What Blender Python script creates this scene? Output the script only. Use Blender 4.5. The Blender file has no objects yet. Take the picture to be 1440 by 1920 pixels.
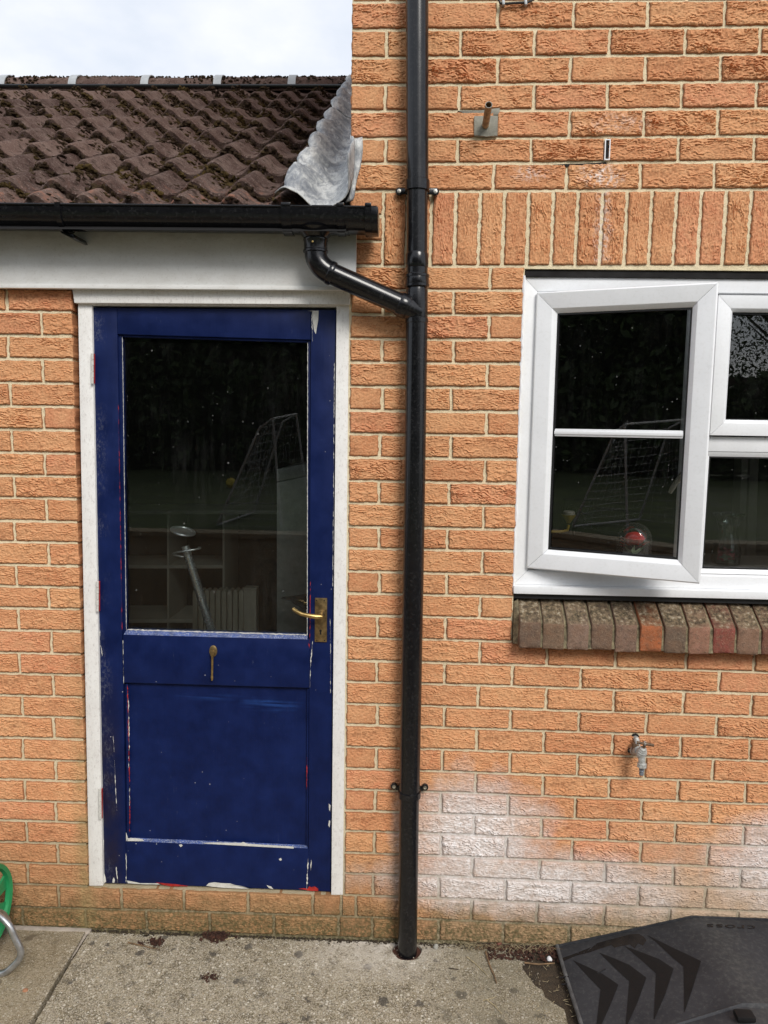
import bpy, bmesh, math, random
import numpy as np
from mathutils import Matrix, Vector
random.seed(7)
RS = np.random.RandomState(11)
scene = bpy.context.scene
COL = scene.collection
rad = math.radians

# ------------------------------------------------------------ camera
CR = np.array([[0.9992059050375678, 0.036526988196094796, 0.01591660992099864],
               [-0.03456216913709031, 0.993342573769707, -0.10989079852795977],
               [-0.019824626165303682, 0.10925342223425238, 0.993816217380009]])
CC = np.array([0.20816588774521236, -2.4927916092054156, 1.7655609102571573])
CF = 1442.0
cam_d = bpy.data.cameras.new('camera')
cam = bpy.data.objects.new('camera', cam_d)
COL.objects.link(cam)
cam_d.sensor_fit = 'HORIZONTAL'
cam_d.sensor_width = 36.0
cam_d.lens = 36.0 * CF / 1440.0
cam_d.clip_start = 0.05
cam_d.clip_end = 400
cm = Matrix.Identity(4)
for i in range(3):
    cm[i][0] = CR[0][i]; cm[i][1] = CR[2][i]; cm[i][2] = -CR[1][i]; cm[i][3] = CC[i]
cam.matrix_world = cm
scene.camera = cam

# ------------------------------------------------------------ world, sun, exposure
SUN_EL, SUN_AZ = rad(40), rad(26)          # azimuth from straight in front of the wall (-Y) towards +X
world = bpy.data.worlds.new('World')
scene.world = world
world.use_nodes = True
wn = world.node_tree
wn.nodes.clear()
def wnode(t, **k):
    n = wn.nodes.new(t)
    for a, b in k.items(): setattr(n, a, b)
    return n
sky = wnode('ShaderNodeTexSky', sky_type='NISHITA', sun_disc=False, sun_elevation=SUN_EL,
            sun_rotation=math.pi - SUN_AZ)
skyb = wnode('ShaderNodeBackground'); skyb.inputs[1].default_value = 0.13
wn.links.new(sky.outputs[0], skyb.inputs[0])
cloud_tc = wnode('ShaderNodeTexCoord')
cloud_map = wnode('ShaderNodeMapping'); cloud_map.inputs['Scale'].default_value = (1, 1, 1.9)
wn.links.new(cloud_tc.outputs['Generated'], cloud_map.inputs[0])
cn = wnode('ShaderNodeTexNoise'); cn.inputs['Scale'].default_value = 3.1; cn.inputs['Detail'].default_value = 6
cn.inputs['Roughness'].default_value = 0.55
wn.links.new(cloud_map.outputs[0], cn.inputs['Vector'])
cramp = wnode('ShaderNodeValToRGB')
cramp.color_ramp.elements[0].position = 0.36; cramp.color_ramp.elements[0].color = (0.49, 0.54, 0.62, 1)
cramp.color_ramp.elements[1].position = 0.60; cramp.color_ramp.elements[1].color = (0.68, 0.69, 0.72, 1)
wn.links.new(cn.outputs['Fac'], cramp.inputs[0])
cloudb = wnode('ShaderNodeBackground'); cloudb.inputs[1].default_value = 1.0
wn.links.new(cramp.outputs[0], cloudb.inputs[0])
wmix = wnode('ShaderNodeMixShader'); wmix.inputs[0].default_value = 0.92
wn.links.new(skyb.outputs[0], wmix.inputs[1]); wn.links.new(cloudb.outputs[0], wmix.inputs[2])
wout = wnode('ShaderNodeOutputWorld'); wn.links.new(wmix.outputs[0], wout.inputs[0])

sun_d = bpy.data.lights.new('sun', 'SUN')
sun_d.energy = 1.7; sun_d.angle = rad(22); sun_d.color = (1.0, 0.96, 0.90)
sun = bpy.data.objects.new('sun', sun_d); COL.objects.link(sun)
sdir = Vector((math.cos(SUN_EL) * math.sin(SUN_AZ), -math.cos(SUN_EL) * math.cos(SUN_AZ), math.sin(SUN_EL)))
sun.rotation_euler = sdir.to_track_quat('Z', 'Y').to_euler()
sun.location = (3, -5, 6)
vs = scene.view_settings
vs.view_transform = 'Standard'; vs.look = 'None'; vs.exposure = 0.6; vs.gamma = 1
vs.use_curve_mapping = False

# ------------------------------------------------------------ helpers: points
def at(x, y, Y=0.0, Z=None):
    """photo pixel -> point on the plane Y (or the level Z)"""
    d = np.array([(x - 720) / CF, 1.0, -(y - 960) / CF]) @ CR
    t = (Y - CC[1]) / d[1] if Z is None else (Z - CC[2]) / d[2]
    return CC + t * d
def perl(x, z, seed=0):
    """value noise in 0..1 for arrays"""
    x = np.asarray(x, float); z = np.asarray(z, float)
    xi = np.floor(x).astype(np.int64); zi = np.floor(z).astype(np.int64)
    fx = x - xi; fz = z - zi
    fx = fx * fx * (3 - 2 * fx); fz = fz * fz * (3 - 2 * fz)
    def h(a, b):
        n = (a * 374761393 + b * 668265263 + seed * 1442695041) & 0xffffffff
        n = ((n ^ (n >> 13)) * 1274126177) & 0xffffffff
        return ((n ^ (n >> 16)) & 0xffff) / 65535.0
    return (h(xi, zi) * (1 - fx) + h(xi + 1, zi) * fx) * (1 - fz) + (h(xi, zi + 1) * (1 - fx) + h(xi + 1, zi + 1) * fx) * fz

# ------------------------------------------------------------ helpers: objects
WL = {}
def tag(o, label=None, cat=None, group=None, kind=None):
    if label: o['label'] = label
    if cat: o['category'] = cat
    if group: o['group'] = group
    if kind: o['kind'] = kind
    return o
def empty(name, loc, label=None, cat=None, group=None, kind=None, parent=None):
    o = bpy.data.objects.new(name, None); COL.objects.link(o)
    o.empty_display_size = 0.1
    setloc(o, loc, parent)
    return tag(o, label, cat, group, kind)
def setloc(o, loc, parent=None):
    loc = Vector([float(v) for v in loc])
    o.location = loc
    WL[o.name] = loc
    if parent is not None:
        o.parent = parent
        o.matrix_parent_inverse = Matrix.Translation(-WL[parent.name])
def mesh_from(name, v, f, smooth=False, sharp=None):
    me = bpy.data.meshes.new(name)
    me.from_pydata([tuple(map(float, p)) for p in v], [], [tuple(map(int, q)) for q in f])
    if smooth:
        me.polygons.foreach_set('use_smooth', [True] * len(me.polygons))
        if sharp: me.set_sharp_from_angle(angle=rad(sharp))
    me.update()
    return me
def link_mesh(name, me, mat, loc=(0, 0, 0), parent=None):
    o = bpy.data.objects.new(name, me); COL.objects.link(o)
    if mat is not None and len(me.materials) == 0: me.materials.append(mat)
    setloc(o, loc, parent)
    return o

class MB:
    """collects shapes (world coordinates) and links them as one mesh object"""
    def __init__(s): s.v = []; s.f = []
    def add(s, v, f):
        b = len(s.v); s.v += [tuple(map(float, p)) for p in v]; s.f += [tuple(i + b for i in q) for q in f]
        return s
    def box(s, x0, x1, y0, y1, z0, z1, bev=0.0, M=None):
        bm = bmesh.new()
        bmesh.ops.create_cube(bm, size=1)
        bmesh.ops.transform(bm, matrix=Matrix.Translation(((x0 + x1) / 2, (y0 + y1) / 2, (z0 + z1) / 2)) @ Matrix.Diagonal((abs(x1 - x0), abs(y1 - y0), abs(z1 - z0), 1)), verts=bm.verts)
        return s.bm(bm, bev, M)
    def bm(s, bm, bev=0.0, M=None):
        if bev: bmesh.ops.bevel(bm, geom=list(bm.edges), offset=bev, segments=2, affect='EDGES', profile=0.6)
        if M is not None: bmesh.ops.transform(bm, matrix=M, verts=bm.verts)
        bmesh.ops.recalc_face_normals(bm, faces=bm.faces)
        bm.verts.index_update()
        s.add([v.co[:] for v in bm.verts], [[v.index for v in f.verts] for f in bm.faces])
        bm.free()
        return s
    def prism(s, xz, y0, y1, bev=0.0, M=None):
        """polygon in X,Z extruded from y0 (front) to y1 (back)"""
        bm = bmesh.new()
        a = [bm.verts.new((p[0], y0, p[1])) for p in xz]; b = [bm.verts.new((p[0], y1, p[1])) for p in xz]
        bm.faces.new(a); bm.faces.new(b[::-1]); n = len(a)
        for i in range(n): bm.faces.new((a[i], b[i], b[(i + 1) % n], a[(i + 1) % n]))
        return s.bm(bm, bev, M)
    def pxprism(s, px, y0, y1, bev=0.0):
        return s.prism([at(x, y, y0)[[0, 2]] for x, y in px], y0, y1, bev)
    def tube(s, pts, r, n=16, caps=True, rs=None):
        pts = [Vector([float(c) for c in p]) for p in pts]
        rs = rs or [r] * len(pts)
        v = []; f = []; m = len(pts)
        ref = None
        for i, p in enumerate(pts):
            t = (pts[min(i + 1, m - 1)] - pts[max(i - 1, 0)]).normalized()
            if ref is None:
                ref = Vector((0, 0, 1)) if abs(t.z) < 0.9 else Vector((0, 1, 0))
            u = (ref - t * ref.dot(t)).normalized(); w = t.cross(u); ref = u
            for k in range(n):
                a = 2 * math.pi * k / n
                v.append(p + (u * math.cos(a) + w * math.sin(a)) * rs[i])
        for i in range(m - 1):
            for k in range(n):
                a = i * n + k; b = i * n + (k + 1) % n
                f.append((a, b, b + n, a + n))
        if caps:
            f.append(tuple(range(n))[::-1]); f.append(tuple(range((m - 1) * n, m * n)))
        return s.add(v, f)
    def lathe(s, prof, c, axis=(0, 0, 1), n=24):
        """prof: (radius, distance along axis)"""
        c = Vector([float(q) for q in c]); ax = Vector(axis).normalized()
        pts = [c + ax * h for r, h in prof]
        ref = Vector((0, 0, 1)) if abs(ax.z) < 0.9 else Vector((0, 1, 0))
        u = (ref - ax * ref.dot(ax)).normalized(); w = ax.cross(u)
        v = []; f = []; m = len(prof)
        for (r, h), p in zip(prof, pts):
            for k in range(n):
                a = 2 * math.pi * k / n
                v.append(p + (u * math.cos(a) + w * math.sin(a)) * max(r, 1e-5))
        for i in range(m - 1):
            for k in range(n):
                a = i * n + k; b = i * n + (k + 1) % n
                f.append((a, b, b + n, a + n))
        f.append(tuple(range(n))[::-1]); f.append(tuple(range((m - 1) * n, m * n)))
        return s.add(v, f)
    def ring_only(s):
        s.f = [q for q in s.f if len(q) == 4]; return s
    def build(s, name, mat, parent=None, smooth=None, sharp=35, kind=None, label=None, cat=None, group=None):
        a = np.array(s.v); c = (a.min(0) + a.max(0)) / 2
        me = mesh_from(name, a - c, s.f, smooth is not False, sharp)
        o = link_mesh(name, me, mat, c, parent)
        return tag(o, label, cat, group, kind)

def grid_obj(name, P, mat, parent=None, thick=None, kind=None):
    """P: (nu,nv,3) array of points"""
    nu, nv = P.shape[:2]
    v = P.reshape(-1, 3); f = []
    for i in range(nu - 1):
        for j in range(nv - 1):
            a = i * nv + j; f.append((a, a + 1, a + nv + 1, a + nv))
    m = MB(); m.add(v, f)
    o = m.build(name, mat, parent, sharp=60, kind=kind)
    if thick:
        md = o.modifiers.new('thickness', 'SOLIDIFY'); md.thickness = thick; md.offset = -1
    return o

# ------------------------------------------------------------ helpers: materials
class NT:
    def __init__(s, name):
        s.m = bpy.data.materials.new(name); s.m.use_nodes = True
        s.t = s.m.node_tree; s.t.nodes.clear()
        s.out = s.t.nodes.new('ShaderNodeOutputMaterial')
    def n(s, t, ins=None, **k):
        q = s.t.nodes.new(t)
        for a, b in k.items(): setattr(q, a, b)
        for a, b in (ins or {}).items(): s.set(q, a, b)
        return q
    def set(s, q, a, b):
        if isinstance(b, bpy.types.NodeSocket): s.t.links.new(b, q.inputs[a])
        elif isinstance(b, bpy.types.Node): s.t.links.new(b.outputs[0], q.inputs[a])
        else:
            if isinstance(b, tuple) and len(b) == 3 and len(q.inputs[a].default_value) == 4: b = (*b, 1)
            q.inputs[a].default_value = b
    def math(s, op, a, b=0.0, c=None, clamp=False):
        q = s.n('ShaderNodeMath', operation=op, use_clamp=clamp)
        s.set(q, 0, a); s.set(q, 1, b)
        if c is not None: s.set(q, 2, c)
        return q.outputs[0]
    def noise(s, scale, detail=3, rough=0.5, vec=None, stretch=None, out=0, dist=0.0):
        v = vec if vec is not None else s.obj()
        if stretch:
            mp = s.n('ShaderNodeMapping', {0: v}); mp.inputs['Scale'].default_value = stretch; v = mp.outputs[0]
        q = s.n('ShaderNodeTexNoise', {'Vector': v, 'Scale': scale, 'Detail': detail, 'Roughness': rough, 'Distortion': dist})
        return q.outputs[out]
    def voro(s, scale, vec=None, feature='F1', out='Distance', rnd=1.0):
        q = s.n('ShaderNodeTexVoronoi', {'Vector': vec if vec is not None else s.obj(), 'Scale': scale, 'Randomness': rnd}, feature=feature)
        return q.outputs[out]
    def obj(s):
        if not hasattr(s, '_tc'): s._tc = s.n('ShaderNodeTexCoord')
        return s._tc.outputs['Object']
    def pos(s):
        if not hasattr(s, '_g'): s._g = s.n('ShaderNodeNewGeometry')
        return s._g.outputs['Position']
    def xyz(s):
        if not hasattr(s, '_sx'): s._sx = s.n('ShaderNodeSeparateXYZ', {0: s.pos()})
        return s._sx.outputs
    def nrm(s):
        s.pos()
        if not hasattr(s, '_sn'): s._sn = s.n('ShaderNodeSeparateXYZ', {0: s._g.outputs['Normal']})
        return s._sn.outputs
    def rnd(s):
        return s.n('ShaderNodeObjectInfo').outputs['Random']
    def rng(s, v, a, b, c=0.0, d=1.0, smooth=False):
        q = s.n('ShaderNodeMapRange', {0: v, 1: a, 2: b, 3: c, 4: d}, clamp=True)
        if smooth: q.interpolation_type = 'SMOOTHSTEP'
        return q.outputs[0]
    def ramp(s, v, stops, interp='LINEAR'):
        q = s.n('ShaderNodeValToRGB', {0: v}); e = q.color_ramp.elements
        q.color_ramp.interpolation = interp
        while len(e) > len(stops): e.remove(e[-1])
        while len(e) < len(stops): e.new(0.5)
        for i, (p, c) in enumerate(stops): e[i].position = p; e[i].color = (*c, 1) if len(c) == 3 else c
        return q.outputs[0]
    def mix(s, f, a, b, blend='MIX'):
        q = s.n('ShaderNodeMix', data_type='RGBA', blend_type=blend)
        for i, val in ((0, f), (6, a), (7, b)): s.set(q, i, val)
        return q.outputs[2]
    def blob(s, cx, cz, rx, rz, wob=0.5, nscale=7.0, lo=1.0, hi=0.35):
        x, _, z = s.xyz()
        a = s.math('DIVIDE', s.math('SUBTRACT', x, cx), rx); b = s.math('DIVIDE', s.math('SUBTRACT', z, cz), rz)
        d = s.math('SQRT', s.math('ADD', s.math('MULTIPLY', a, a), s.math('MULTIPLY', b, b)))
        nz = s.math('MULTIPLY', s.math('SUBTRACT', s.noise(nscale, 4, 0.6, vec=s.pos()), 0.5), wob * 2)
        return s.rng(s.math('ADD', d, nz), lo, hi)
    def bump(s, h, strength, dist, nrm=None):
        q = s.n('ShaderNodeBump', {'Height': h, 'Strength': strength, 'Distance': dist})
        if nrm is not None: s.set(q, 'Normal', nrm)
        return q.outputs[0]
    def done(s, col, rough=0.8, bump=None, metal=0.0, spec=0.5, **ex):
        q = s.n('ShaderNodeBsdfPrincipled', {'Base Color': col, 'Roughness': rough, 'Metallic': metal, 'Specular IOR Level': spec})
        if bump is not None: s.set(q, 'Normal', bump)
        for a, b in ex.items(): s.set(q, a.replace('_', ' '), b)
        s.t.links.new(q.outputs[0], s.out.inputs[0])
        return s.m

def wall_stains(t, col, raised=None):
    """efflorescence, splash dirt and algae that sit on the wall at fixed places"""
    x, y, z = t.xyz()
    fine = t.noise(90, 4, 0.7, vec=t.pos()); med = t.noise(16, 4, 0.6, vec=t.pos())
    # pale lime bloom right of the downpipe
    w1 = t.blob(0.45, 0.37, 0.30, 0.27, 0.45, 9, 1.05, 0.3)
    w2 = t.blob(1.52, 0.34, 0.30, 0.20, 0.4, 9, 1.1, 0.2)
    w3 = t.blob(0.62, 0.22, 0.62, 0.14, 0.5, 7, 1.05, 0.3)
    w4 = t.blob(0.785, 2.40, 0.032, 0.20, 0.9, 30, 1.0, 0.2)
    w5 = t.blob(0.775, 2.545, 0.09, 0.05, 0.7, 26, 1.0, 0.2)
    w6 = t.blob(0.56, 2.55, 0.08, 0.03, 0.7, 30, 1.0, 0.2)
    w7 = t.blob(0.82, 2.70, 0.14, 0.04, 0.6, 20, 1.0, 0.2)
    w = t.math('MAXIMUM', t.math('MAXIMUM', w1, w2), t.math('MULTIPLY', w3, 0.85))
    up = t.math('MAXIMUM', t.math('MAXIMUM', t.math('MULTIPLY', w4, 0.8), w5), t.math('MAXIMUM', t.math('MULTIPLY', w6, 0.6), t.math('MULTIPLY', w7, 0.4)))
    streak = t.rng(fine, 0.36, 0.58)
    w = t.math('MULTIPLY', w, t.math('MULTIPLY', t.math('ADD', 0.50, t.math('MULTIPLY', streak, 0.42)), t.rng(t.noise(38, 5, 0.75, vec=t.pos()), 0.36, 0.56, 0.55, 1.0)), clamp=True)
    if raised is not None: w = t.math('MULTIPLY', w, raised)
    up = t.math('MULTIPLY', up, t.math('MULTIPLY', t.rng(fine, 0.46, 0.62), 0.75), clamp=True)
    # grey splash band at the foot
    foot = t.rng(t.math('ADD', z, t.math('MULTIPLY', t.math('SUBTRACT', med, 0.5), 0.22)), 0.33, 0.10)
    right = t.rng(x, 0.22, 0.34)
    tan = t.math('MULTIPLY', t.math('MULTIPLY', foot, right), 0.65)
    col = t.mix(tan, col, (0.30, 0.235, 0.145))
    # far right tan wash
    wash = t.math('MULTIPLY', t.math('MULTIPLY', t.rng(t.math('ADD', z, t.math('MULTIPLY', t.math('SUBTRACT', med, 0.5), 0.3)), 0.50, 0.26), t.rng(x, 0.7, 1.2)), 0.55)
    col = t.mix(wash, col, (0.50, 0.42, 0.33))
    grey = t.math('MAXIMUM', t.math('MAXIMUM', w1, w2), w3)
    col = t.mix(t.math('MULTIPLY', grey, 0.70), col, (0.43, 0.37, 0.33))
    col = t.mix(t.math('MAXIMUM', w, up), col, (0.84, 0.81, 0.80))
    # damp, darker brown foot on the left of the pipe
    footl = t.math('MULTIPLY', t.rng(t.math('ADD', z, t.math('MULTIPLY', t.math('SUBTRACT', med, 0.5), 0.16)), 0.42, 0.06), t.rng(x, 0.24, 0.20))
    col = t.mix(t.math('MULTIPLY', footl, 0.62), col, (0.19, 0.13, 0.06))
    algae = t.math('MULTIPLY', t.rng(t.math('ADD', z, t.math('MULTIPLY', t.math('SUBTRACT', med, 0.5), 0.20)), 0.15, 0.035), t.rng(fine, 0.33, 0.58))
    col = t.mix(t.math('MULTIPLY', algae, 0.85), col, (0.085, 0.08, 0.035))
    # green run beside the door frame
    g = t.math('MULTIPLY', t.math('MULTIPLY', t.rng(t.math('ABSOLUTE', t.math('ADD', x, 0.90)), 0.05, 0.01), t.rng(z, 1.3, 0.5)), 0.6)
    col = t.mix(t.math('MULTIPLY', g, t.rng(med, 0.3, 0.6)), col, (0.28, 0.22, 0.10))
    return col

def m_brick():
    t = NT('rustic_brick')
    r = t.rnd()
    base = t.ramp(r, [(0.0, (0.57, 0.245, 0.115)), (0.3, (0.65, 0.31, 0.15)), (0.55, (0.69, 0.345, 0.165)), (0.8, (0.63, 0.285, 0.135)), (1.0, (0.66, 0.28, 0.15))])
    pos = t.pos()
    n1 = t.noise(22, 4, 0.6, vec=pos); n2 = t.noise(260, 3, 0.7, vec=pos); n3 = t.noise(5, 2, 0.5, vec=pos)
    base = t.mix(t.rng(n1, 0.35, 0.7, 0, 0.55), base, (0.73, 0.41, 0.21))
    base = t.mix(t.rng(n3, 0.45, 0.75, 0, 0.35), base, (0.50, 0.17, 0.075))
    base = t.mix(t.rng(n2, 0.52, 0.75, 0, 0.5), base, (0.76, 0.52, 0.31))
    base = t.mix(t.rng(n2, 0.46, 0.28, 0, 0.6), base, (0.26, 0.095, 0.035))
    # crease shade painted into the base colour of the folded face
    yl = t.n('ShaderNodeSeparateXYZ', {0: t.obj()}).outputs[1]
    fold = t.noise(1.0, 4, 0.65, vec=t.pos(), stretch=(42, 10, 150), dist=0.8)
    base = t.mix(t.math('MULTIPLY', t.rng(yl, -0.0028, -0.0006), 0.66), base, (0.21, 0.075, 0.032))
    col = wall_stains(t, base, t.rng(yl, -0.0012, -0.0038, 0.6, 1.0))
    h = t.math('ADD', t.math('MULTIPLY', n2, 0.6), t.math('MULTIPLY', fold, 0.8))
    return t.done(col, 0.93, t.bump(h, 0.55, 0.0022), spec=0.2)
def m_mortar():
    t = NT('mortar')
    pos = t.pos()
    n = t.noise(7, 4, 0.6, vec=pos); f = t.noise(330, 3, 0.8, vec=pos); g = t.noise(60, 3, 0.6, vec=pos)
    col = t.mix(t.rng(n, 0.35, 0.7), (0.90, 0.78, 0.54), (0.80, 0.68, 0.45))
    col = t.mix(t.rng(f, 0.54, 0.75, 0, 0.5), col, (0.42, 0.34, 0.21))
    col = t.mix(t.rng(g, 0.6, 0.75, 0, 0.4), col, (0.36, 0.30, 0.20))
    col = t.mix(t.math('MULTIPLY', t.rng(t.xyz()[2], 1.1, 0.3), 0.45), col, (0.48, 0.40, 0.27))
    col = wall_stains(t, col)
    h = t.math('ADD', f, t.math('MULTIPLY', g, 1.6))
    return t.done(col, 0.95, t.bump(h, 0.8, 0.003), spec=0.2)
def m_sill():
    t = NT('weathered_sill_brick')
    r = t.rnd(); pos = t.pos()
    at_ = t.n('ShaderNodeAttribute', attribute_type='OBJECT', attribute_name='tint').outputs['Color']
    n1 = t.noise(30, 5, 0.65, vec=pos); n2 = t.noise(240, 3, 0.7, vec=pos); n3 = t.noise(75, 4, 0.6, vec=pos)
    col = t.mix(t.rng(n1, 0.4, 0.7, 0, 0.6), at_, (0.20, 0.105, 0.06)); col = t.mix(t.rng(n3, 0.5, 0.7, 0, 0.5), col, (0.085, 0.06, 0.045))
    up = t.rng(t.nrm()[2], 0.35, 0.8)
    li = t.ramp(n3, [(0.34, (0.035, 0.028, 0.018)), (0.46, (0.10, 0.08, 0.05)), (0.56, (0.20, 0.145, 0.085)), (0.68, (0.40, 0.35, 0.26))])
    col = t.mix(t.math('MULTIPLY', up, t.rng(n1, 0.35, 0.6, 0.65, 0.95)), col, li)
    col = t.mix(t.rng(n2, 0.55, 0.75, 0, 0.45), col, (0.46, 0.38, 0.26))
    col = t.mix(t.rng(n2, 0.40, 0.28, 0, 0.7), col, (0.03, 0.022, 0.015))
    h = t.math('ADD', n2, t.math('MULTIPLY', n3, 1.5))
    return t.done(col, 0.92, t.bump(h, 0.7, 0.003), spec=0.2)
def m_plain(name, col, rough=0.6, metal=0.0, var=0.12, nscale=30, bump=0.15, bd=0.001, spec=0.5, dirt=None, dirtamt=0.4, **ex):
    t = NT(name)
    n = t.noise(nscale, 4, 0.6, vec=t.pos()); f = t.noise(nscale * 9, 3, 0.6, vec=t.pos())
    dark = tuple(c * (1 - var * 2) for c in col); light = tuple(min(1, c * (1 + var)) for c in col)
    c = t.mix(t.rng(n, 0.3, 0.7), dark, light)
    if dirt: c = t.mix(t.math('MULTIPLY', t.rng(f, 0.52, 0.68), dirtamt), c, dirt)
    rr = t.rng(n, 0.3, 0.7, rough * 0.85, min(1, rough * 1.15))
    return t.done(c, rr, t.bump(f, bump, bd), metal, spec, **ex)
def m_whitepaint():
    t = NT('weathered_white_paint'); pos = t.pos()
    n = t.noise(18, 5, 0.7, vec=pos, stretch=(1, 1, 0.6)); f = t.noise(150, 5, 0.75, vec=pos, stretch=(1, 1, 0.5)); s = t.voro(170, vec=pos)
    col = t.mix(t.rng(n, 0.35, 0.7), (0.86, 0.85, 0.82), (0.77, 0.75, 0.72))
    col = t.mix(t.rng(f, 0.52, 0.70, 0, 0.5), col, (0.42, 0.38, 0.35))
    col = t.mix(t.rng(s, 0.16, 0.04, 0, 0.30), col, (0.30, 0.27, 0.24))
    return t.done(col, 0.6, t.bump(f, 0.4, 0.0015))
def m_fascia():
    t = NT('brownish_white_fascia'); pos = t.pos()
    x, y, z = t.xyz()
    n = t.noise(9, 5, 0.7, vec=pos, stretch=(1, 1, 2.4)); f = t.noise(120, 5, 0.75, vec=pos)
    col = t.mix(t.rng(n, 0.35, 0.7), (0.80, 0.80, 0.785), (0.69, 0.68, 0.655))
    # brownish band, darker towards the top of the board
    top_band = t.rng(t.math('ADD', z, t.math('MULTIPLY', t.math('SUBTRACT', n, 0.5), 0.05)), 2.335, 2.375)
    col = t.mix(t.math('MULTIPLY', top_band, 0.55), col, (0.27, 0.24, 0.19))
    col = t.mix(t.rng(f, 0.55, 0.70, 0, 0.35), col, (0.44, 0.41, 0.36))
    return t.done(col, 0.5, t.bump(n, 0.12, 0.002))
def m_blue():
    t = NT('chipped_blue_gloss'); pos = t.pos(); x, y, z = t.xyz()
    n = t.noise(14, 4, 0.6, vec=pos); grain = t.noise(1.0, 4, 0.6, vec=pos, stretch=(120, 120, 5)); grh = t.noise(1.0, 4, 0.6, vec=pos, stretch=(5, 120, 120))
    col = t.mix(t.rng(n, 0.3, 0.7), (0.0030, 0.0090, 0.052), (0.0048, 0.0145, 0.082))
    # browned, worn lower left stile
    brown = t.math('MULTIPLY', t.math('MULTIPLY', t.rng(x, -0.765, -0.80), t.rng(t.math('ADD', z, t.math('MULTIPLY', n, 0.3)), 1.10, 0.8)), t.rng(n, 0.38, 0.58, 0.2, 0.75))
    col = t.mix(brown, col, (0.018, 0.014, 0.028))
    brush = t.blob(-0.26, 0.815, 0.11, 0.032, 0.5, 26, 1.0, 0.1); brush2 = t.blob(-0.47, 0.838, 0.14, 0.016, 0.5, 26, 1.0, 0.1)
    b = t.math('MULTIPLY', t.math('MAXIMUM', brush, t.math('MULTIPLY', brush2, 0.5)), t.rng(grh, 0.42, 0.62, 0, 0.55))
    col = t.mix(b, col, (0.03, 0.10, 0.36))
    sc2 = t.noise(1.0, 6, 0.75, vec=pos, stretch=(40, 40, 160), dist=1.5); col = t.mix(t.math('MULTIPLY', t.math('MULTIPLY', t.rng(sc2, 0.60, 0.72), t.rng(n, 0.5, 0.65)), 0.35), col, (0.05, 0.07, 0.14))
    # tiny chips and specks
    sp = t.voro(26, vec=pos); spk = t.noise(9, 3, 0.5, vec=pos)
    chips = t.math('MULTIPLY', t.rng(sp, 0.055, 0.035), t.rng(spk, 0.50, 0.55))
    col = t.mix(t.math('MULTIPLY', chips, 0.8), col, (0.50, 0.50, 0.52))
    # vertical hair scratches
    sc = t.noise(1.0, 5, 0.7, vec=pos, stretch=(330, 330, 22)); scm = t.noise(6, 3, 0.6, vec=pos)
    col = t.mix(t.math('MULTIPLY', t.math('MULTIPLY', t.rng(sc, 0.66, 0.72), t.rng(scm, 0.52, 0.62)), 0.5), col, (0.20, 0.23, 0.30))
    # cobweb dust on the outer left stile
    cw = t.noise(1.0, 6, 0.8, vec=pos, stretch=(150, 150, 90)); cwm = t.math('MULTIPLY', t.rng(x, -0.79, -0.825), t.rng(t.noise(5, 2, 0.5, vec=pos), 0.45, 0.55))
    col = t.mix(t.math('MULTIPLY', t.math('MULTIPLY', cwm, t.rng(cw, 0.5, 0.62)), 0.22), col, (0.35, 0.36, 0.40))
    rough = t.rng(n, 0.3, 0.7, 0.36, 0.55)
    return t.done(col, rough, t.bump(t.math('ADD', grain, t.math('MULTIPLY', n, 0.6)), 0.30, 0.0016), spec=0.20)
def m_glass(name, ior=1.5, dust=0.02, specks=0.35, sscale=95, tint=(0.90, 0.93, 0.92)):
    t = NT(name); pos = t.pos()
    tr = t.n('ShaderNodeBsdfTransparent', {0: tint})
    gl = t.n('ShaderNodeBsdfGlossy', {0: (1, 1, 1), 'Roughness': 0.0})
    fr = t.n('ShaderNodeFresnel', {'IOR': ior})
    m1 = t.n('ShaderNodeMixShader', {0: fr.outputs[0], 1: tr.outputs[0], 2: gl.outputs[0]})
    df = t.n('ShaderNodeBsdfDiffuse', {0: (0.62, 0.62, 0.60)})
    v = t.voro(sscale, vec=pos); sz = t.voro(sscale, vec=pos, out='Color')
    szr = t.n('ShaderNodeSeparateColor', {0: sz}).outputs[0]
    on = t.rng(szr, 0.80, 1.0, 0, 0.20)
    sp = t.math('MULTIPLY', t.rng(t.math('SUBTRACT', on, v), -0.02, 0.02), t.math('MULTIPLY', specks, t.rng(t.noise(6, 3, 0.6, vec=pos), 0.40, 0.62)))
    streak = t.noise(1.0, 5, 0.7, vec=pos, stretch=(60, 60, 7)); cl = t.noise(4, 4, 0.6, vec=pos)
    dd = t.math('MULTIPLY', t.rng(streak, 0.45, 0.8), t.math('MULTIPLY', t.rng(cl, 0.4, 0.7), dust * 3))
    fac = t.math('ADD', t.math('ADD', sp, dd), dust * 0.25, clamp=True)
    m2 = t.n('ShaderNodeMixShader', {0: fac, 1: m1.outputs[0], 2: df.outputs[0]})
    t.t.links.new(m2.outputs[0], t.out.inputs[0])
    return t.m
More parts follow.
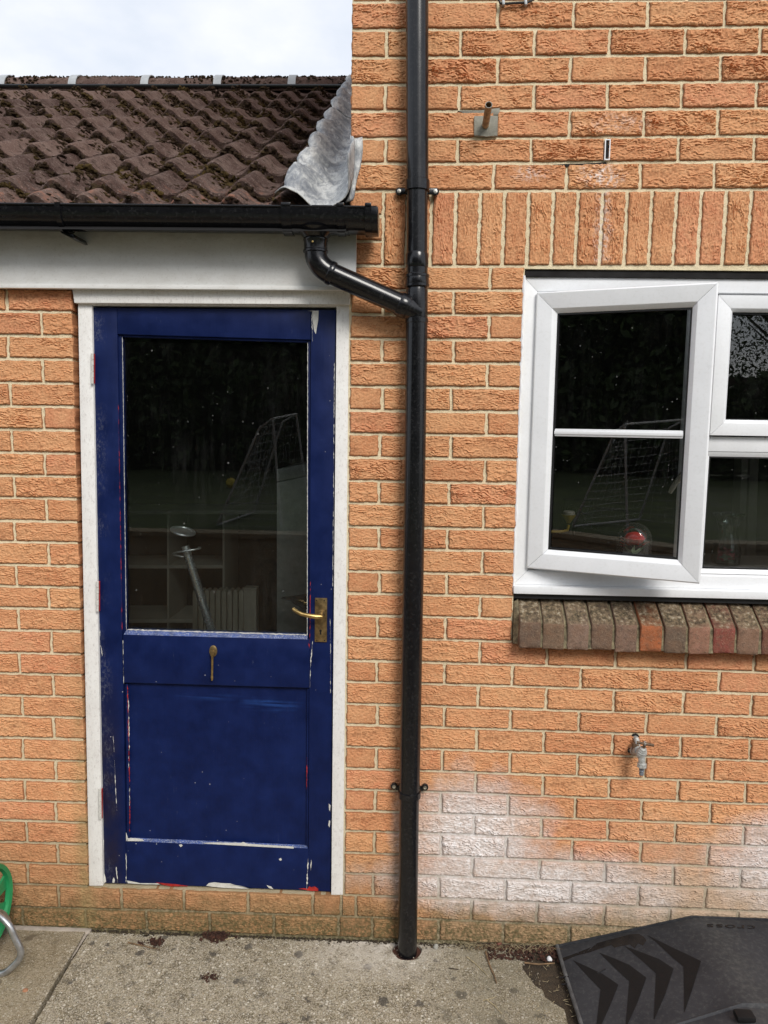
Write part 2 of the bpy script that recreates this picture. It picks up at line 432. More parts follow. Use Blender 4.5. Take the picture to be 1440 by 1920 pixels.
def m_tile():
    t = NT('concrete_roof_tile'); pos = t.pos(); r = t.rnd()
    n = t.noise(14, 5, 0.65, vec=pos); f = t.noise(170, 4, 0.75, vec=pos); b = t.noise(34, 4, 0.65, vec=pos)
    col = t.ramp(r, [(0, (0.066, 0.040, 0.034)), (0.5, (0.098, 0.062, 0.052)), (1, (0.14, 0.090, 0.074))])
    col = t.mix(t.rng(n, 0.42, 0.7, 0, 0.6), col, (0.20, 0.145, 0.122))
    col = t.mix(t.rng(f, 0.55, 0.68, 0, 0.7), col, (0.36, 0.29, 0.26))
    red = t.math('MULTIPLY', t.rng(t.xyz()[2], 2.56, 2.40), t.rng(b, 0.54, 0.62))
    col = t.mix(t.math('MULTIPLY', red, 0.7), col, (0.38, 0.17, 0.11))
    col = t.mix(t.math('MULTIPLY', t.rng(b, 0.46, 0.34), 0.85), col, (0.030, 0.020, 0.015))
    return t.done(col, 0.95, t.bump(t.math('ADD', f, t.math('MULTIPLY', b, 1.5)), 0.8, 0.006), spec=0.05)
def m_moss():
    t = NT('roof_moss'); pos = t.pos()
    n = t.noise(7, 3, 0.6, vec=pos); f = t.noise(300, 3, 0.8, vec=pos)
    col = t.ramp(n, [(0.36, (0.030, 0.020, 0.015)), (0.50, (0.048, 0.032, 0.018)), (0.64, (0.070, 0.048, 0.017)), (0.80, (0.12, 0.080, 0.020))])
    col = t.mix(t.rng(f, 0.5, 0.75, 0, 0.6), col, (0.16, 0.10, 0.055))
    return t.done(col, 1.0, t.bump(f, 0.9, 0.006), spec=0.1)
def m_lead():
    t = NT('lead_sheet'); pos = t.pos()
    n = t.noise(9, 5, 0.6, vec=pos); s = t.noise(1.0, 5, 0.65, vec=pos, stretch=(60, 14, 30), dist=1.2); f = t.noise(120, 3, 0.7, vec=pos)
    col = t.ramp(t.math('ADD', t.math('MULTIPLY', n, 0.5), t.math('MULTIPLY', s, 0.5)), [(0.36, (0.16, 0.175, 0.20)), (0.48, (0.32, 0.33, 0.34)), (0.58, (0.58, 0.585, 0.57))])
    col = t.mix(t.rng(f, 0.55, 0.75, 0, 0.4), col, (0.30, 0.30, 0.25))
    return t.done(col, 0.6, t.bump(t.math('ADD', s, n), 0.6, 0.008), 0.2, 0.4)
def m_concrete():
    t = NT('exposed_concrete'); pos = t.pos(); x, y, z = t.xyz()
    n = t.noise(3.2, 5, 0.6, vec=pos); m_ = t.noise(20, 5, 0.65, vec=pos); f = t.noise(160, 4, 0.8, vec=pos)
    col = t.mix(t.rng(n, 0.35, 0.65), (0.22, 0.172, 0.095), (0.37, 0.305, 0.195))
    col = t.mix(t.rng(m_, 0.42, 0.64, 0, 0.6), col, (0.38, 0.335, 0.25)); col = t.mix(t.rng(m_, 0.48, 0.36, 0, 0.6), col, (0.09, 0.072, 0.045))
    col = t.mix(t.rng(t.noise(75, 4, 0.75, vec=pos), 0.45, 0.35, 0, 0.75), col, (0.075, 0.06, 0.04)); col = t.mix(t.rng(f, 0.46, 0.34, 0, 0.9), col, (0.055, 0.045, 0.034))
    gg = t.noise(250, 3, 0.8, vec=pos); col = t.mix(t.rng(gg, 0.53, 0.60, 0, 0.85), col, (0.60, 0.54, 0.42)); col = t.mix(t.rng(gg, 0.46, 0.38, 0, 0.75), col, (0.07, 0.057, 0.042))
    col = t.mix(t.rng(f, 0.54, 0.64, 0, 0.8), col, (0.55, 0.50, 0.43))
    # pale pebbles in the surface
    v = t.voro(95, vec=pos); vc = t.n('ShaderNodeSeparateColor', {0: t.voro(95, vec=pos, out='Color')}).outputs
    peb = t.math('MULTIPLY', t.rng(t.math('SUBTRACT', t.rng(vc[0], 0.55, 1.0, 0, 0.5), v), 0.0, 0.05), t.rng(m_, 0.30, 0.50))
    pc = t.mix(vc[1], (0.78, 0.73, 0.62), (0.42, 0.33, 0.22))
    col = t.mix(t.math('MULTIPLY', peb, 0.95), col, pc)
    vb = t.voro(190, vec=pos); vbc = t.n('ShaderNodeSeparateColor', {0: t.voro(190, vec=pos, out='Color')}).outputs; pb2 = t.rng(t.math('SUBTRACT', t.rng(vbc[0], 0.5, 1.0, 0, 0.55), vb), 0.0, 0.06); col = t.mix(pb2, col, t.mix(vbc[1], (0.74, 0.70, 0.60), (0.30, 0.24, 0.16)))
    # black lichen spots
    wv = t.n('ShaderNodeVectorMath', {0: pos, 1: t.n('ShaderNodeVectorMath', {0: t.noise(60, 2, 0.5, vec=pos, out=1), 3: 0.030}, operation='SCALE').outputs[0]}, operation='ADD').outputs[0]
    v2 = t.voro(17, vec=wv); vc2 = t.n('ShaderNodeSeparateColor', {0: t.voro(17, vec=wv, out='Color')}).outputs[0]
    spot = t.rng(t.math('SUBTRACT', t.rng(vc2, 0.35, 1.0, 0, 0.36), v2), 0.0, 0.06)
    col = t.mix(t.math('MULTIPLY', spot, 0.80), col, (0.075, 0.065, 0.055))
    v3 = t.noise(11, 6, 0.75, vec=pos); col = t.mix(t.math('MULTIPLY', t.rng(v3, 0.57, 0.66), 0.6), col, (0.085, 0.075, 0.06)); col = t.mix(t.math('MULTIPLY', t.rng(v3, 0.40, 0.32), 0.5), col, (0.55, 0.50, 0.43))
    # lime wash along the wall near the door, dark green foot by the wall to the right
    lime = t.math('MULTIPLY', t.rng(y, -0.22, -0.03), t.rng(t.math('ABSOLUTE', t.math('SUBTRACT', x, 0.12)), 0.30, 0.08))
    col = t.mix(t.math('MULTIPLY', lime, t.rng(m_, 0.35, 0.6, 0.2, 0.85)), col, (0.66, 0.60, 0.52))
    gr = t.math('MULTIPLY', t.rng(x, 0.25, 0.45), t.rng(m_, 0.4, 0.6, 0.25, 0.6))
    col = t.mix(gr, col, (0.17, 0.15, 0.10))
    lf = t.math('MULTIPLY', t.rng(x, -0.86, -0.93), 0.45)
    col = t.mix(lf, col, (0.26, 0.20, 0.12))
    h = t.math('ADD', t.math('ADD', f, t.math('MULTIPLY', peb, 0.6)), t.math('MULTIPLY', m_, 1.5))
    return t.done(col, 0.93, t.bump(h, 0.7, 0.004), spec=0.2)

M = {}
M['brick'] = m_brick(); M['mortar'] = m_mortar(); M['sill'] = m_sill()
M['upvc'] = m_plain('white_upvc', (0.86, 0.87, 0.885), 0.32, var=0.02, bump=0.02, nscale=12, dirt=(0.55, 0.54, 0.50), dirtamt=0.12)
M['upvcgrime'] = m_plain('grimy_upvc', (0.66, 0.66, 0.64), 0.4, var=0.06, bump=0.03, nscale=9, dirt=(0.36, 0.33, 0.26), dirtamt=0.35)
M['gasket'] = m_plain('black_gasket', (0.012, 0.012, 0.013), 0.5, var=0.1)
M['white'] = m_whitepaint(); M['fascia'] = m_fascia(); M['blue'] = m_blue()
M['chip'] = m_plain('flaked_undercoat', (0.66, 0.65, 0.60), 0.7, var=0.10, nscale=60, dirt=(0.4, 0.34, 0.28))
M['red'] = m_plain('old_red_paint', (0.42, 0.022, 0.018), 0.55, var=0.2, nscale=60)
M['bluelight'] = m_plain('faded_blue_bead', (0.035, 0.07, 0.24), 0.45, var=0.25, nscale=40, dirt=(0.6, 0.6, 0.6), dirtamt=0.8)
M['black'] = m_plain('black_pvc', (0.0065, 0.0065, 0.008), 0.22, var=0.15, nscale=14, bump=0.03, bd=0.0006, dirt=(0.05, 0.05, 0.05), dirtamt=0.25, spec=0.5)
M['screw'] = m_plain('zinc_screw', (0.66, 0.63, 0.55), 0.35, 1.0)
M['brass'] = m_plain('tarnished_brass', (0.33, 0.23, 0.105), 0.42, 0.85, var=0.25, nscale=60, bump=0.1, dirt=(0.16, 0.11, 0.06))
M['brassworn'] = m_plain('worn_brass', (0.52, 0.36, 0.14), 0.36, 0.9, var=0.2, nscale=50, bump=0.1)
M['dark'] = m_plain('dark_void', (0.006, 0.005, 0.005), 0.9)
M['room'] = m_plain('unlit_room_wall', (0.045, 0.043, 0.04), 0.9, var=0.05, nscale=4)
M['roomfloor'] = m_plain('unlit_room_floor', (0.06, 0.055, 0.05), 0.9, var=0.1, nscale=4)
M['glass_door'] = m_glass('dusty_door_glass', 1.50, 0.007, 0.20, 60)
M['glass_win'] = m_glass('window_glass', 1.62, 0.005, 0.38, 85, (0.94, 0.95, 0.94))
M['tile'] = m_tile(); M['moss'] = m_moss(); M['lead'] = m_lead()
M['clip'] = m_plain('grey_ridge_clip', (0.42, 0.44, 0.45), 0.5, 0.2, var=0.08)
M['concrete'] = m_concrete()
M['grout'] = m_plain('pale_joint_filler', (0.42, 0.36, 0.30), 0.95, nscale=40, bump=0.5, bd=0.003)
M['soil'] = m_plain('damp_soil', (0.045, 0.030, 0.017), 0.85, var=0.3, nscale=40, bump=0.8, bd=0.006, dirt=(0.20, 0.15, 0.09), dirtamt=0.5)
M['clay'] = m_plain('clay_drain_socket', (0.07, 0.024, 0.014), 0.8, var=0.3)
M['plinth'] = m_plain('grey_mortar_patch', (0.30, 0.285, 0.235), 0.9, var=0.15, nscale=40, bump=0.5, bd=0.002)
M['copper'] = m_plain('weathered_copper_pipe', (0.42, 0.29, 0.17), 0.6, 0.35, var=0.35, nscale=70, dirt=(0.12, 0.07, 0.04), dirtamt=0.9)
M['tapmetal'] = m_plain('limescaled_tap_metal', (0.46, 0.46, 0.43), 0.6, 0.3, var=0.25, nscale=90, bump=0.5, bd=0.001, dirt=(0.82, 0.82, 0.78), dirtamt=0.8)
M['taprust'] = m_plain('brown_tap_brass', (0.20, 0.125, 0.075), 0.6, 0.4, var=0.3, nscale=90)
M['lid'] = None
M['green'] = m_plain('green_plastic', (0.020, 0.27, 0.095), 0.42, var=0.10, nscale=14, bump=0.05)
M['galv'] = m_plain('galvanised_tube', (0.50, 0.51, 0.52), 0.38, 0.85, var=0.15, nscale=40)
M['twig'] = m_plain('dry_twig', (0.20, 0.125, 0.065), 0.9, var=0.3, nscale=60)
M['straw'] = m_plain('dry_grass', (0.42, 0.34, 0.20), 0.9, var=0.2, nscale=60)
M['redmoss'] = m_plain('reddish_dead_moss', (0.075, 0.028, 0.016), 1.0, var=0.4, nscale=80, bump=0.9, bd=0.004)
M['chrome'] = m_plain('brushed_steel', (0.75, 0.75, 0.75), 0.4, 0.7, var=0.05)
M['cream'] = m_plain('cream_enamel', (0.25, 0.225, 0.18), 0.5, var=0.05)
M['shelfwhite'] = m_plain('white_shelf', (0.26, 0.245, 0.21), 0.6, var=0.05)
M['leaf'] = m_plain('hedge_leaf', (0.045, 0.075, 0.018), 0.6, var=0.4, nscale=3)
M['grass'] = m_plain('lawn_grass', (0.060, 0.080, 0.022), 0.9, var=0.3, nscale=3, bump=0.8, bd=0.02)
M['bark'] = m_plain('tree_bark', (0.07, 0.05, 0.035), 0.95, var=0.3)
M['goalgrey'] = m_plain('grey_white_tube', (0.42, 0.42, 0.42), 0.6)
M['rose'] = m_plain('red_rose_petal', (0.62, 0.014, 0.016), 0.6, var=0.25, nscale=80)
M['pink'] = m_plain('pink_petal', (0.75, 0.03, 0.13), 0.6, var=0.35, nscale=80)
M['leafpale'] = m_plain('pale_leaf', (0.34, 0.44, 0.28), 0.6, var=0.2, nscale=80)
M['gold'] = m_plain('yellow_brass_fitting', (0.55, 0.36, 0.04), 0.3, 0.5)
M['blackmatt'] = m_plain('black_matt_plastic', (0.012, 0.012, 0.012), 0.6)
M['far_brick'] = m_plain('far_brick_wall', (0.30, 0.13, 0.07), 0.9, var=0.15, nscale=10)
M['yellow'] = m_plain('yellow_vinyl', (0.60, 0.45, 0.04), 0.5)

# ------------------------------------------------------------ brick meshes
def relief(L, H, seed, N=6.5, amp=1.0, step=0.0021, vertical=False, soft=0.0):
    nx = max(6, int(round(L / step))); nz = max(6, int(round(H / step)))
    X, Z = np.meshgrid(np.linspace(-L / 2, L / 2, nx + 1), np.linspace(-H / 2, H / 2, nz + 1), indexing='ij')
    x, z = (Z, X) if vertical else (X, Z)
    o = seed * 7.31
    w = -z * N / 0.065 + 2.6 * perl(x * 17 + o, z * 34 + o, seed) + 2.3 * perl(x * 40 + o, z * 100, seed + 1) + 1.0 * perl(x * 95, z * 200 + o, seed + 2)
    t = w - np.floor(w)
    saw = np.where(t < 0.76, t / 0.76, 1 - (t - 0.76) / 0.24)
    m = 0.25 + 1.15 * perl(x * 34 + o, z * 70 + 3, seed + 5)
    h = amp * (0.0042 + 0.0012 * math.sin(seed * 2.7)) * saw * m + 0.0022 * perl(x * 230, z * 260, seed + 9) + 0.0014 * perl(x * 20, z * 20, seed + 13)
    # worn arrises
    e = np.minimum(np.minimum(X + L / 2, L / 2 - X), np.minimum(Z + H / 2, H / 2 - Z))
    k = np.clip(e / 0.0045, 0, 1)
    h = h * (0.45 + 0.55 * k) - 0.0020 * (1 - k) ** 2
    jx = (perl(Z * 90 + 5, Z * 0 + seed, seed + 20) - 0.5) * 0.005; jz = (perl(X * 60 + 5, X * 0 + seed, seed + 21) - 0.5) * 0.0035
    X = X + jx * (np.abs(X) > L / 2 - 1e-6); Z = Z + jz * (np.abs(Z) > H / 2 - 1e-6)
    return np.stack([X, -h, Z], -1)
def brick_mesh(name, L, H, seed, depth=0.10, **k):
    P = relief(L, H, seed, **k)
    nu, nv = P.shape[:2]
    v = [tuple(p) for p in P.reshape(-1, 3)]
    f = [(i * nv + j, (i + 1) * nv + j, (i + 1) * nv + j + 1, i * nv + j + 1) for i in range(nu - 1) for j in range(nv - 1)]
    per = [i * nv for i in range(nu)] + [(nu - 1) * nv + j for j in range(1, nv)] + [i * nv + nv - 1 for i in range(nu - 2, -1, -1)] + [j for j in range(nv - 2, 0, -1)]
    b = len(v)
    for q in per:
        p = v[q]; v.append((p[0], depth, p[2]))
    n = len(per)
    for i in range(n):
        f.append((per[i], b + i, b + (i + 1) % n, per[(i + 1) % n]))
    me = mesh_from(name, v, f, True, 50)
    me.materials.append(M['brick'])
    return me
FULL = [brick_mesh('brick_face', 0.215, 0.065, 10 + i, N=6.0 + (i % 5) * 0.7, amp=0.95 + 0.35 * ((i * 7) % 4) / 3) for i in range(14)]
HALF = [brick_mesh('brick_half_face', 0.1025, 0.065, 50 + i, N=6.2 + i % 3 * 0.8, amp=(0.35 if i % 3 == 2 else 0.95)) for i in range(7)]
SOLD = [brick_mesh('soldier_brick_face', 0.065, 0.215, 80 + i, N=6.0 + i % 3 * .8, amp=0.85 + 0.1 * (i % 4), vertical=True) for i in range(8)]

BED = [3.051, 2.971, 2.891, 2.812, 2.735, 2.654, 2.580, 2.498, 2.422, 2.346, 2.271, 2.197, 2.121, 2.045, 1.971, 1.894, 1.818, 1.743, 1.667, 1.591, 1.517, 1.440, 1.369, 1.291, 1.218, 1.144, 1.068, 0.989, 0.916, 0.839, 0.766, 0.689, 0.612, 0.538, 0.462, 0.389, 0.310, 0.235, 0.155, 0.077, -0.003]
def bedz(k, X):
    z = BED[k]
    if X > 0.3:
        r = 0.010 if k <= 7 else (-0.005 if k >= 30 else 0.010 - 0.015 * (k - 7) / 23.0)
        if k < 3: r = 0.003 + 0.003 * k
        return z + r * min(1.3, (X - 0.3) / 0.9)
    return z + (-0.011 if k == 39 else -0.0045) * min(1.2, (0.3 - X) / 1.4)
def lay(parent, x0, x1, k, kind=None):
    """one brick between joints x0..x1 (faces) in row k"""
    cx = (x0 + x1) / 2; L = x1 - x0
    zt = bedz(k, cx) - 0.005; zb = bedz(k + 1, cx) + 0.005
    base = FULL if L > 0.16 else HALF
    bl = 0.215 if L > 0.16 else 0.1025
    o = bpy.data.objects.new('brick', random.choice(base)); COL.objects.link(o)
    setloc(o, (cx, random.uniform(-0.0012, 0.0012), (zt + zb) / 2), parent)
    fx = -1 if random.random() < 0.4 else 1
    o.scale = (L / bl, 1, (zt - zb) / 0.065)
    dz = (bedz(k, x1) - bedz(k, x0)) / L
    o.rotation_euler = (0, -math.atan(dz) + random.uniform(-0.003, 0.003), random.uniform(-0.006, 0.006))
    if random.random() < 0.25:
        o.rotation_euler[1] += math.pi if False else 0
    return o
J = 0.005
def row_bricks(parent, joints, k, jit=0.003):
    js = [joints[0]] + [j + random.uniform(-jit, jit) for j in joints[1:-1]] + [joints[-1]]
    for a, b in zip(js[:-1], js[1:]):
        if b - a > 0.05: lay(parent, a + J, b - J, k)
        elif b - a > 0.025: lay(parent, a + J, b - J, k)

# ============================================================ HOUSE
house = empty('brick_house', (0.7, 0.0, 0.0), 'orange rusticated brick house wall right of the blue door, with the open white window', 'house')
garage = empty('brick_garage', (-1.0, 0.0, 0.0), 'low brick garage with brown tiled roof and chipped blue glazed door', 'garage')
XR = 1.46
def joints(k, x0, x1):
    st = 0.1075 if k % 2 else 0.220
    js = [x0]; j = st
    while j < x1 - 0.04:
        if j > x0 + 0.03: js.append(j)
        j += 0.225
    js.append(x1)
    return js
for k in range(0, 38):
    if 7 <= k <= 9:
        row_bricks(house, [-0.005, 0.105], k, 0); continue
    left = -0.005 if k < 8 else 0.002
    right = XR + 0.12 if (k < 10 or k > 25) else 0.553
    row_bricks(house, joints(k, left, right), k)
row_bricks(house, [-0.005, 0.047, 0.245, 0.445, 0.670, 0.895, 1.120, 1.345, 1.57], 38)
row_bricks(house, [-0.013, 0.104, 0.332, 0.557, 0.782, 1.007, 1.232, 1.457, 1.57], 39)
# soldier course over the window
sx = 0.104
i = 0
while sx < XR + 0.08:
    cx = sx + 0.0375
    o = bpy.data.objects.new('brick', SOLD[(i * 5 + 2) % 8]); COL.objects.link(o)
    zt = bedz(7, cx) - 0.006; zb = bedz(10, cx) + 0.004
    setloc(o, (cx, random.uniform(-0.001, 0.001), (zt + zb) / 2), house)
    o.scale = (0.98, 1, (zt - zb) / 0.215)
    o.rotation_euler = (0, random.uniform(-0.008, 0.008), 0)
    sx += 0.0754; i += 1
# garage bricks left of the door and below it
for k in range(11, 38):
    js = [-1.55, -1.448, -1.223, -0.998, -0.887] if k % 2 == 0 else [-1.55, -1.33, -1.107, -0.887]
    row_bricks(garage, js, k)
row_bricks(garage, [-1.55, -1.445, -1.22, -0.998, -0.775, -0.555, -0.33, -0.107, -0.005], 38)
row_bricks(garage, [-1.55, -1.36, -1.132, -0.908, -0.688, -0.465, -0.242, -0.013], 39)

def mortar_panels(name, rects, parent, y=0.0036, d=0.095):
    m = MB()
    for (x0, x1, z0, z1) in rects: m.box(x0, x1, y, y + d, z0, z1)
    return m.build(name, M['mortar'], parent, smooth=False)
mortar_panels('mortar', [(0.0, 2.6, 2.266, 5.2), (0.0, 0.551, 1.06, 2.2655), (1.77, 2.6, 1.06, 2.2655), (0.0, 2.6, -0.05, 1.0595)], house)
mortar_panels('mortar', [(-3.2, -0.899, 0.146, 2.26), (-3.2, -0.0005, -0.05, 0.1455)], garage)
# the brickwork beyond the picture, joined
def far_bricks(name, parent, cells):
    m = MB()
    for (x0, x1, z0, z1) in cells:
        r = random.uniform(-0.0015, 0.0015)
        m.add([(x0, r, z0), (x1, r, z0), (x1, r, z1), (x0, r, z1), (x0, .03, z0), (x1, .03, z0), (x1, .03, z1), (x0, .03, z1)],
              [(0, 1, 2, 3), (1, 5, 6, 2), (4, 0, 3, 7), (3, 2, 6, 7), (4, 5, 1, 0)])
    return m.build(name, M['brick'], parent, smooth=False, kind='stuff')
cells = []
for r in range(-28, 40):
    zt = 3.051 - 0.0762 * r; zb = zt - 0.0762
    j = 0.1075 if r % 2 else 0.22
    xs = [0.0] + [j + 0.225 * q for q in range(12)]
    for a, b in zip(xs[:-1], xs[1:]):
        if r >= 0 and b < XR + 0.2: continue
        a2 = max(a, XR + 0.12) if r >= 0 else a
        if 10 <= r <= 25: a2 = max(a2, 1.766)
        if b - a2 < 0.03: continue
        cells.append((a2 + J, b - J, zb + J, zt - J))
far_bricks('outer_brickwork', house, cells)
cells = []
for r in range(11, 40):
    zt = 3.051 - 0.0762 * r; zb = zt - 0.0762
    b = -1.555 if r % 2 else -1.555
    while b > -3.2:
        a = b - 0.225; cells.append((a + J, b - J, zb + J, zt - J)); b = a
far_bricks('outer_brickwork', garage, cells)
# side wall of the house above the garage roof: bricks seen edge on, on a mortar backing
m = MB()
for r in range(-28, 10):
    zt = 3.051 - 0.0762 * r; zb = zt - 0.0762
    y = 0.102 if r % 2 else 0.215
    while y < 2.9:
        m.box(-0.003, 0.02, y + J, y + 0.22, zb + J, zt - J); y += 0.225
m.build('side_brickwork', M['brick'], house, smooth=False, kind='stuff')
MB().box(0.003, 0.1, 0.1005, 3.0, -0.05, 5.2).build('side_mortar', M['mortar'], house, smooth=False)

# hairline gap in the bed joint under the weep vent, and the vent
g = [at(x, y, 0.003)[[0, 2]] for x, y in ((1036, 309.5), (1062, 308), (1100, 307.2), (1136, 304.5), (1137, 307.5), (1112, 309), (1080, 311), (1064, 312), (1050, 310.5))]
g = [(x, z - (0.0016 if 3 < q else 0)) for q, (x, z) in enumerate(g)]
MB().prism(g, -0.0005, 0.006).build('bed_joint_gap', M['dark'], house, smooth=False)
v = empty('weep_vent', at(1138, 300, 0), 'small upright white plastic weep vent set in the joint over the window lintel', 'vent')
a = at(1134, 262, -0.002); b = at(1142.5, 301, -0.002)
m = MB(); w = 0.003
m.box(a[0], b[0], -0.008, 0.02, b[2], b[2] + w); m.box(a[0], b[0], -0.008, 0.02, a[2] - w, a[2])
m.box(a[0], a[0] + w, -0.008, 0.02, b[2] + w, a[2] - w); m.box(b[0] - w, b[0], -0.008, 0.02, b[2] + w, a[2] - w)
m.build('vent_frame', M['upvc'], v, smooth=False)
MB().box(a[0] + w, b[0] - w, -0.004, 0.012, b[2] + w, a[2] - w).build('vent_slot', M['dark'], v, smooth=False)

# ------------------------------------------------------------ window
WX0, WX1, WZ0, WZ1 = 0.5515, 1.765, 1.257, 2.243
def ring(parent, x0, x1, z0, z1, prof, mat, name, Mx=None, gap=0.0004, bev=0.0012):
    """four mitred members; prof = outline points (inset, y) of the cross-section"""
    cs = [(x0, z0, 1, 1), (x1, z0, -1, 1), (x1, z1, -1, -1), (x0, z1, 1, -1)]
    for i in range(4):
        a = cs[i]; b = cs[(i + 1) % 4]
        d = (np.sign(b[0] - a[0]) * gap, np.sign(b[1] - a[1]) * gap)
        v = [(a[0] + a[2] * q + d[0], y, a[1] + a[3] * q + d[1]) for q, y in prof] + [(b[0] + b[2] * q - d[0], y, b[1] + b[3] * q - d[1]) for q, y in prof]
        n = len(prof)
        bm = bmesh.new(); vv = [bm.verts.new(p) for p in v]
        for k in range(n): bm.faces.new((vv[k], vv[(k + 1) % n], vv[n + (k + 1) % n], vv[n + k]))
        bm.faces.new(vv[:n][::-1]); bm.faces.new(vv[n:])
        bmesh.ops.recalc_face_normals(bm, faces=bm.faces)
        mb = MB(); mb.bm(bm, bev, Mx)
        mb.build(name, mat, parent)
window = empty('window', (WX0, 0.03, WZ0), parent=house)
# outer frame
ring(window, WX0, WX1, WZ0, WZ1, [(0, 0.018), (0.042, 0.018), (0.048, 0.026), (0.048, 0.075), (0, 0.075)], M['upvc'], 'frame_rail')
m = MB(); m.box(WX0, WX1, 0.010, 0.09, WZ1 + 0.0005, 2.262); m.build('head_shadow_gap', M['dark'], window, smooth=False)  # dark strip standing in for the shade in the gap above the frame
# mullion between the open casement and the right lights, transom
mx0, mx1 = 1.085, 1.150
MB().box(mx0, mx1, 0.019, 0.074, WZ0 + 0.048, WZ1 - 0.048, 0.003).build('mullion', M['upvc'], window)
t0, t1 = 1.704, 1.752
MB().box(mx1 + 0.0005, WX1 - 0.048, 0.019, 0.074, t0, t1, 0.003).build('transom', M['upvc'], window)
# grimy top of frame
# top right light (closed sash)
sp = [(0, 0.002), (0.003, 0.000), (0.040, 0.000), (0.052, 0.010), (0.052, 0.030), (0.045, 0.040), (0, 0.0175)]
ring(window, mx1 + 0.004, WX1 - 0.01, t1 + 0.004, WZ1 - 0.052, [(0, 0.000), (0.040, 0.000), (0.050, 0.010), (0.050, 0.0172), (0, 0.0172)], M['upvc'], 'light_rail')
def pane(parent, x0, x1, z0, z1, y, mat, Mx=None, name='pane'):
    m = MB(); m.box(x0, x1, y, y + 0.004, z0, z1, 0, Mx); return m.build(name, mat, parent, smooth=False)
pane(window, mx1 + 0.05, WX1 - 0.056, t1 + 0.05, WZ1 - 0.10, 0.030, M['glass_win'])
ring(window, mx1 + 0.052, WX1 - 0.058, t1 + 0.052, WZ1 - 0.1025, [(0, 0.0176), (0.005, 0.0176), (0.005, 0.0295), (0, 0.0295)], M['gasket'], 'gasket', bev=0)
# lower right fixed light
ring(window, mx1 - 0.001, WX1 - 0.047, WZ0 + 0.047, t0 + 0.001, [(0.002, 0.021), (0.017, 0.027), (0.017, 0.038), (0.002, 0.038)], M['upvc'], 'glazing_bead', bev=0.0005)
pane(window, mx1 + 0.012, WX1 - 0.062, WZ0 + 0.06, t0 - 0.012, 0.040, M['glass_win'])
ring(window, mx1 + 0.0165, WX1 - 0.064, WZ0 + 0.0645, t0 - 0.0165, [(0, 0.029), (0.004, 0.029), (0.004, 0.0395), (0, 0.0395)], M['gasket'], 'gasket', bev=0)
# cill
cz0 = 1.231
m = MB(); m.prism([(WX0 - 0.002, cz0), (WX1, cz0), (WX1, cz0 + 0.0255), (WX0 - 0.002, cz0 + 0.0255)], -0.012, 0.08, 0.003)
m.build('window_cill', M['upvc'], window)
MB().box(WX0, WX1, 0.004, 0.09, 1.213, cz0 - 0.0005).build('cill_shadow_gap', M['gasket'], window, smooth=False)
# jamb sealant: ragged white bead down the left side
m = MB(); pts = []
for i in range(60):
    z = 1.235 + i * (2.245 - 1.235) / 59
    pts.append((0.5505 + random.uniform(-0.0025, 0.0015), 0.003 + random.uniform(-0.001, 0.001), z))
m.tube(pts, 0.0045, 6, rs=[0.0035 + random.random() * 0.0028 for _ in pts]); m.build('sealant_bead', M['upvc'], window)
# open casement, hinged at the left, swung out 22 degrees
HX, HY = 0.590, 0.004
CWD = 0.5265; ang = rad(22.0)
Mx = Matrix.Translation((HX, HY, 0)) @ Matrix.Rotation(-ang, 4, 'Z') @ Matrix.Translation((0, 0, 0))
case = empty('open_casement', (HX, HY, 1.30), parent=house)
cz, ct = 1.313, 2.1945
# local: x 0..CWD, y front -0.0..0.055 back
prof = [(0, 0.004), (0.004, 0.0), (0.052, 0.0), (0.066, 0.012), (0.066, 0.05), (0.012, 0.06), (0.012, 0.030), (0, 0.030)]
ring(case, 0, CWD, cz, ct, prof, M['upvc'], 'sash_rail', Mx)
ring(case, 0.0662, CWD - 0.0662, cz + 0.0662, ct - 0.0662, [(0, 0.013), (0.005, 0.013), (0.005, 0.0265), (0, 0.0265)], M['gasket'], 'gasket', Mx, bev=0)
bz = 1.757
for (a0, a1) in ((cz + 0.068, ct - 0.068),):
    pane(case, 0.068, CWD - 0.068, a0, a1, 0.027, M['glass_win'], Mx)
m = MB()
m.prism([(0.0715, bz - 0.012), (CWD - 0.0715, bz - 0.012), (CWD - 0.0715, bz + 0.012), (0.0715, bz + 0.012)], 0.012, 0.0265, 0.004, Mx)
m.prism([(0.0715, bz - 0.005), (CWD - 0.0715, bz - 0.005), (CWD - 0.0715, bz + 0.005), (0.0715, bz + 0.005)], 0.009, 0.0118, 0.001, Mx)
m.build('glazing_bar', M['upvc'], case)
# inside handle, seen through the glass at the right
m = MB()
hp = [Mx @ Vector(p) for p in ((CWD - 0.045, 0.070, 1.68), (CWD - 0.050, 0.085, 1.665), (CWD - 0.075, 0.09, 1.63), (CWD - 0.098, 0.088, 1.59), (CWD - 0.105, 0.086, 1.575))]
m.tube(hp, 0.008, 10, rs=[0.008, 0.009, 0.0085, 0.0085, 0.006]); m.build('handle', M['cream'], case)
# friction stay
m = MB(); m.box(0.02, 0.30, 0.062, 0.066, cz + 0.002, cz + 0.012, 0, Mx); m.build('friction_stay', M['galv'], case, smooth=False)

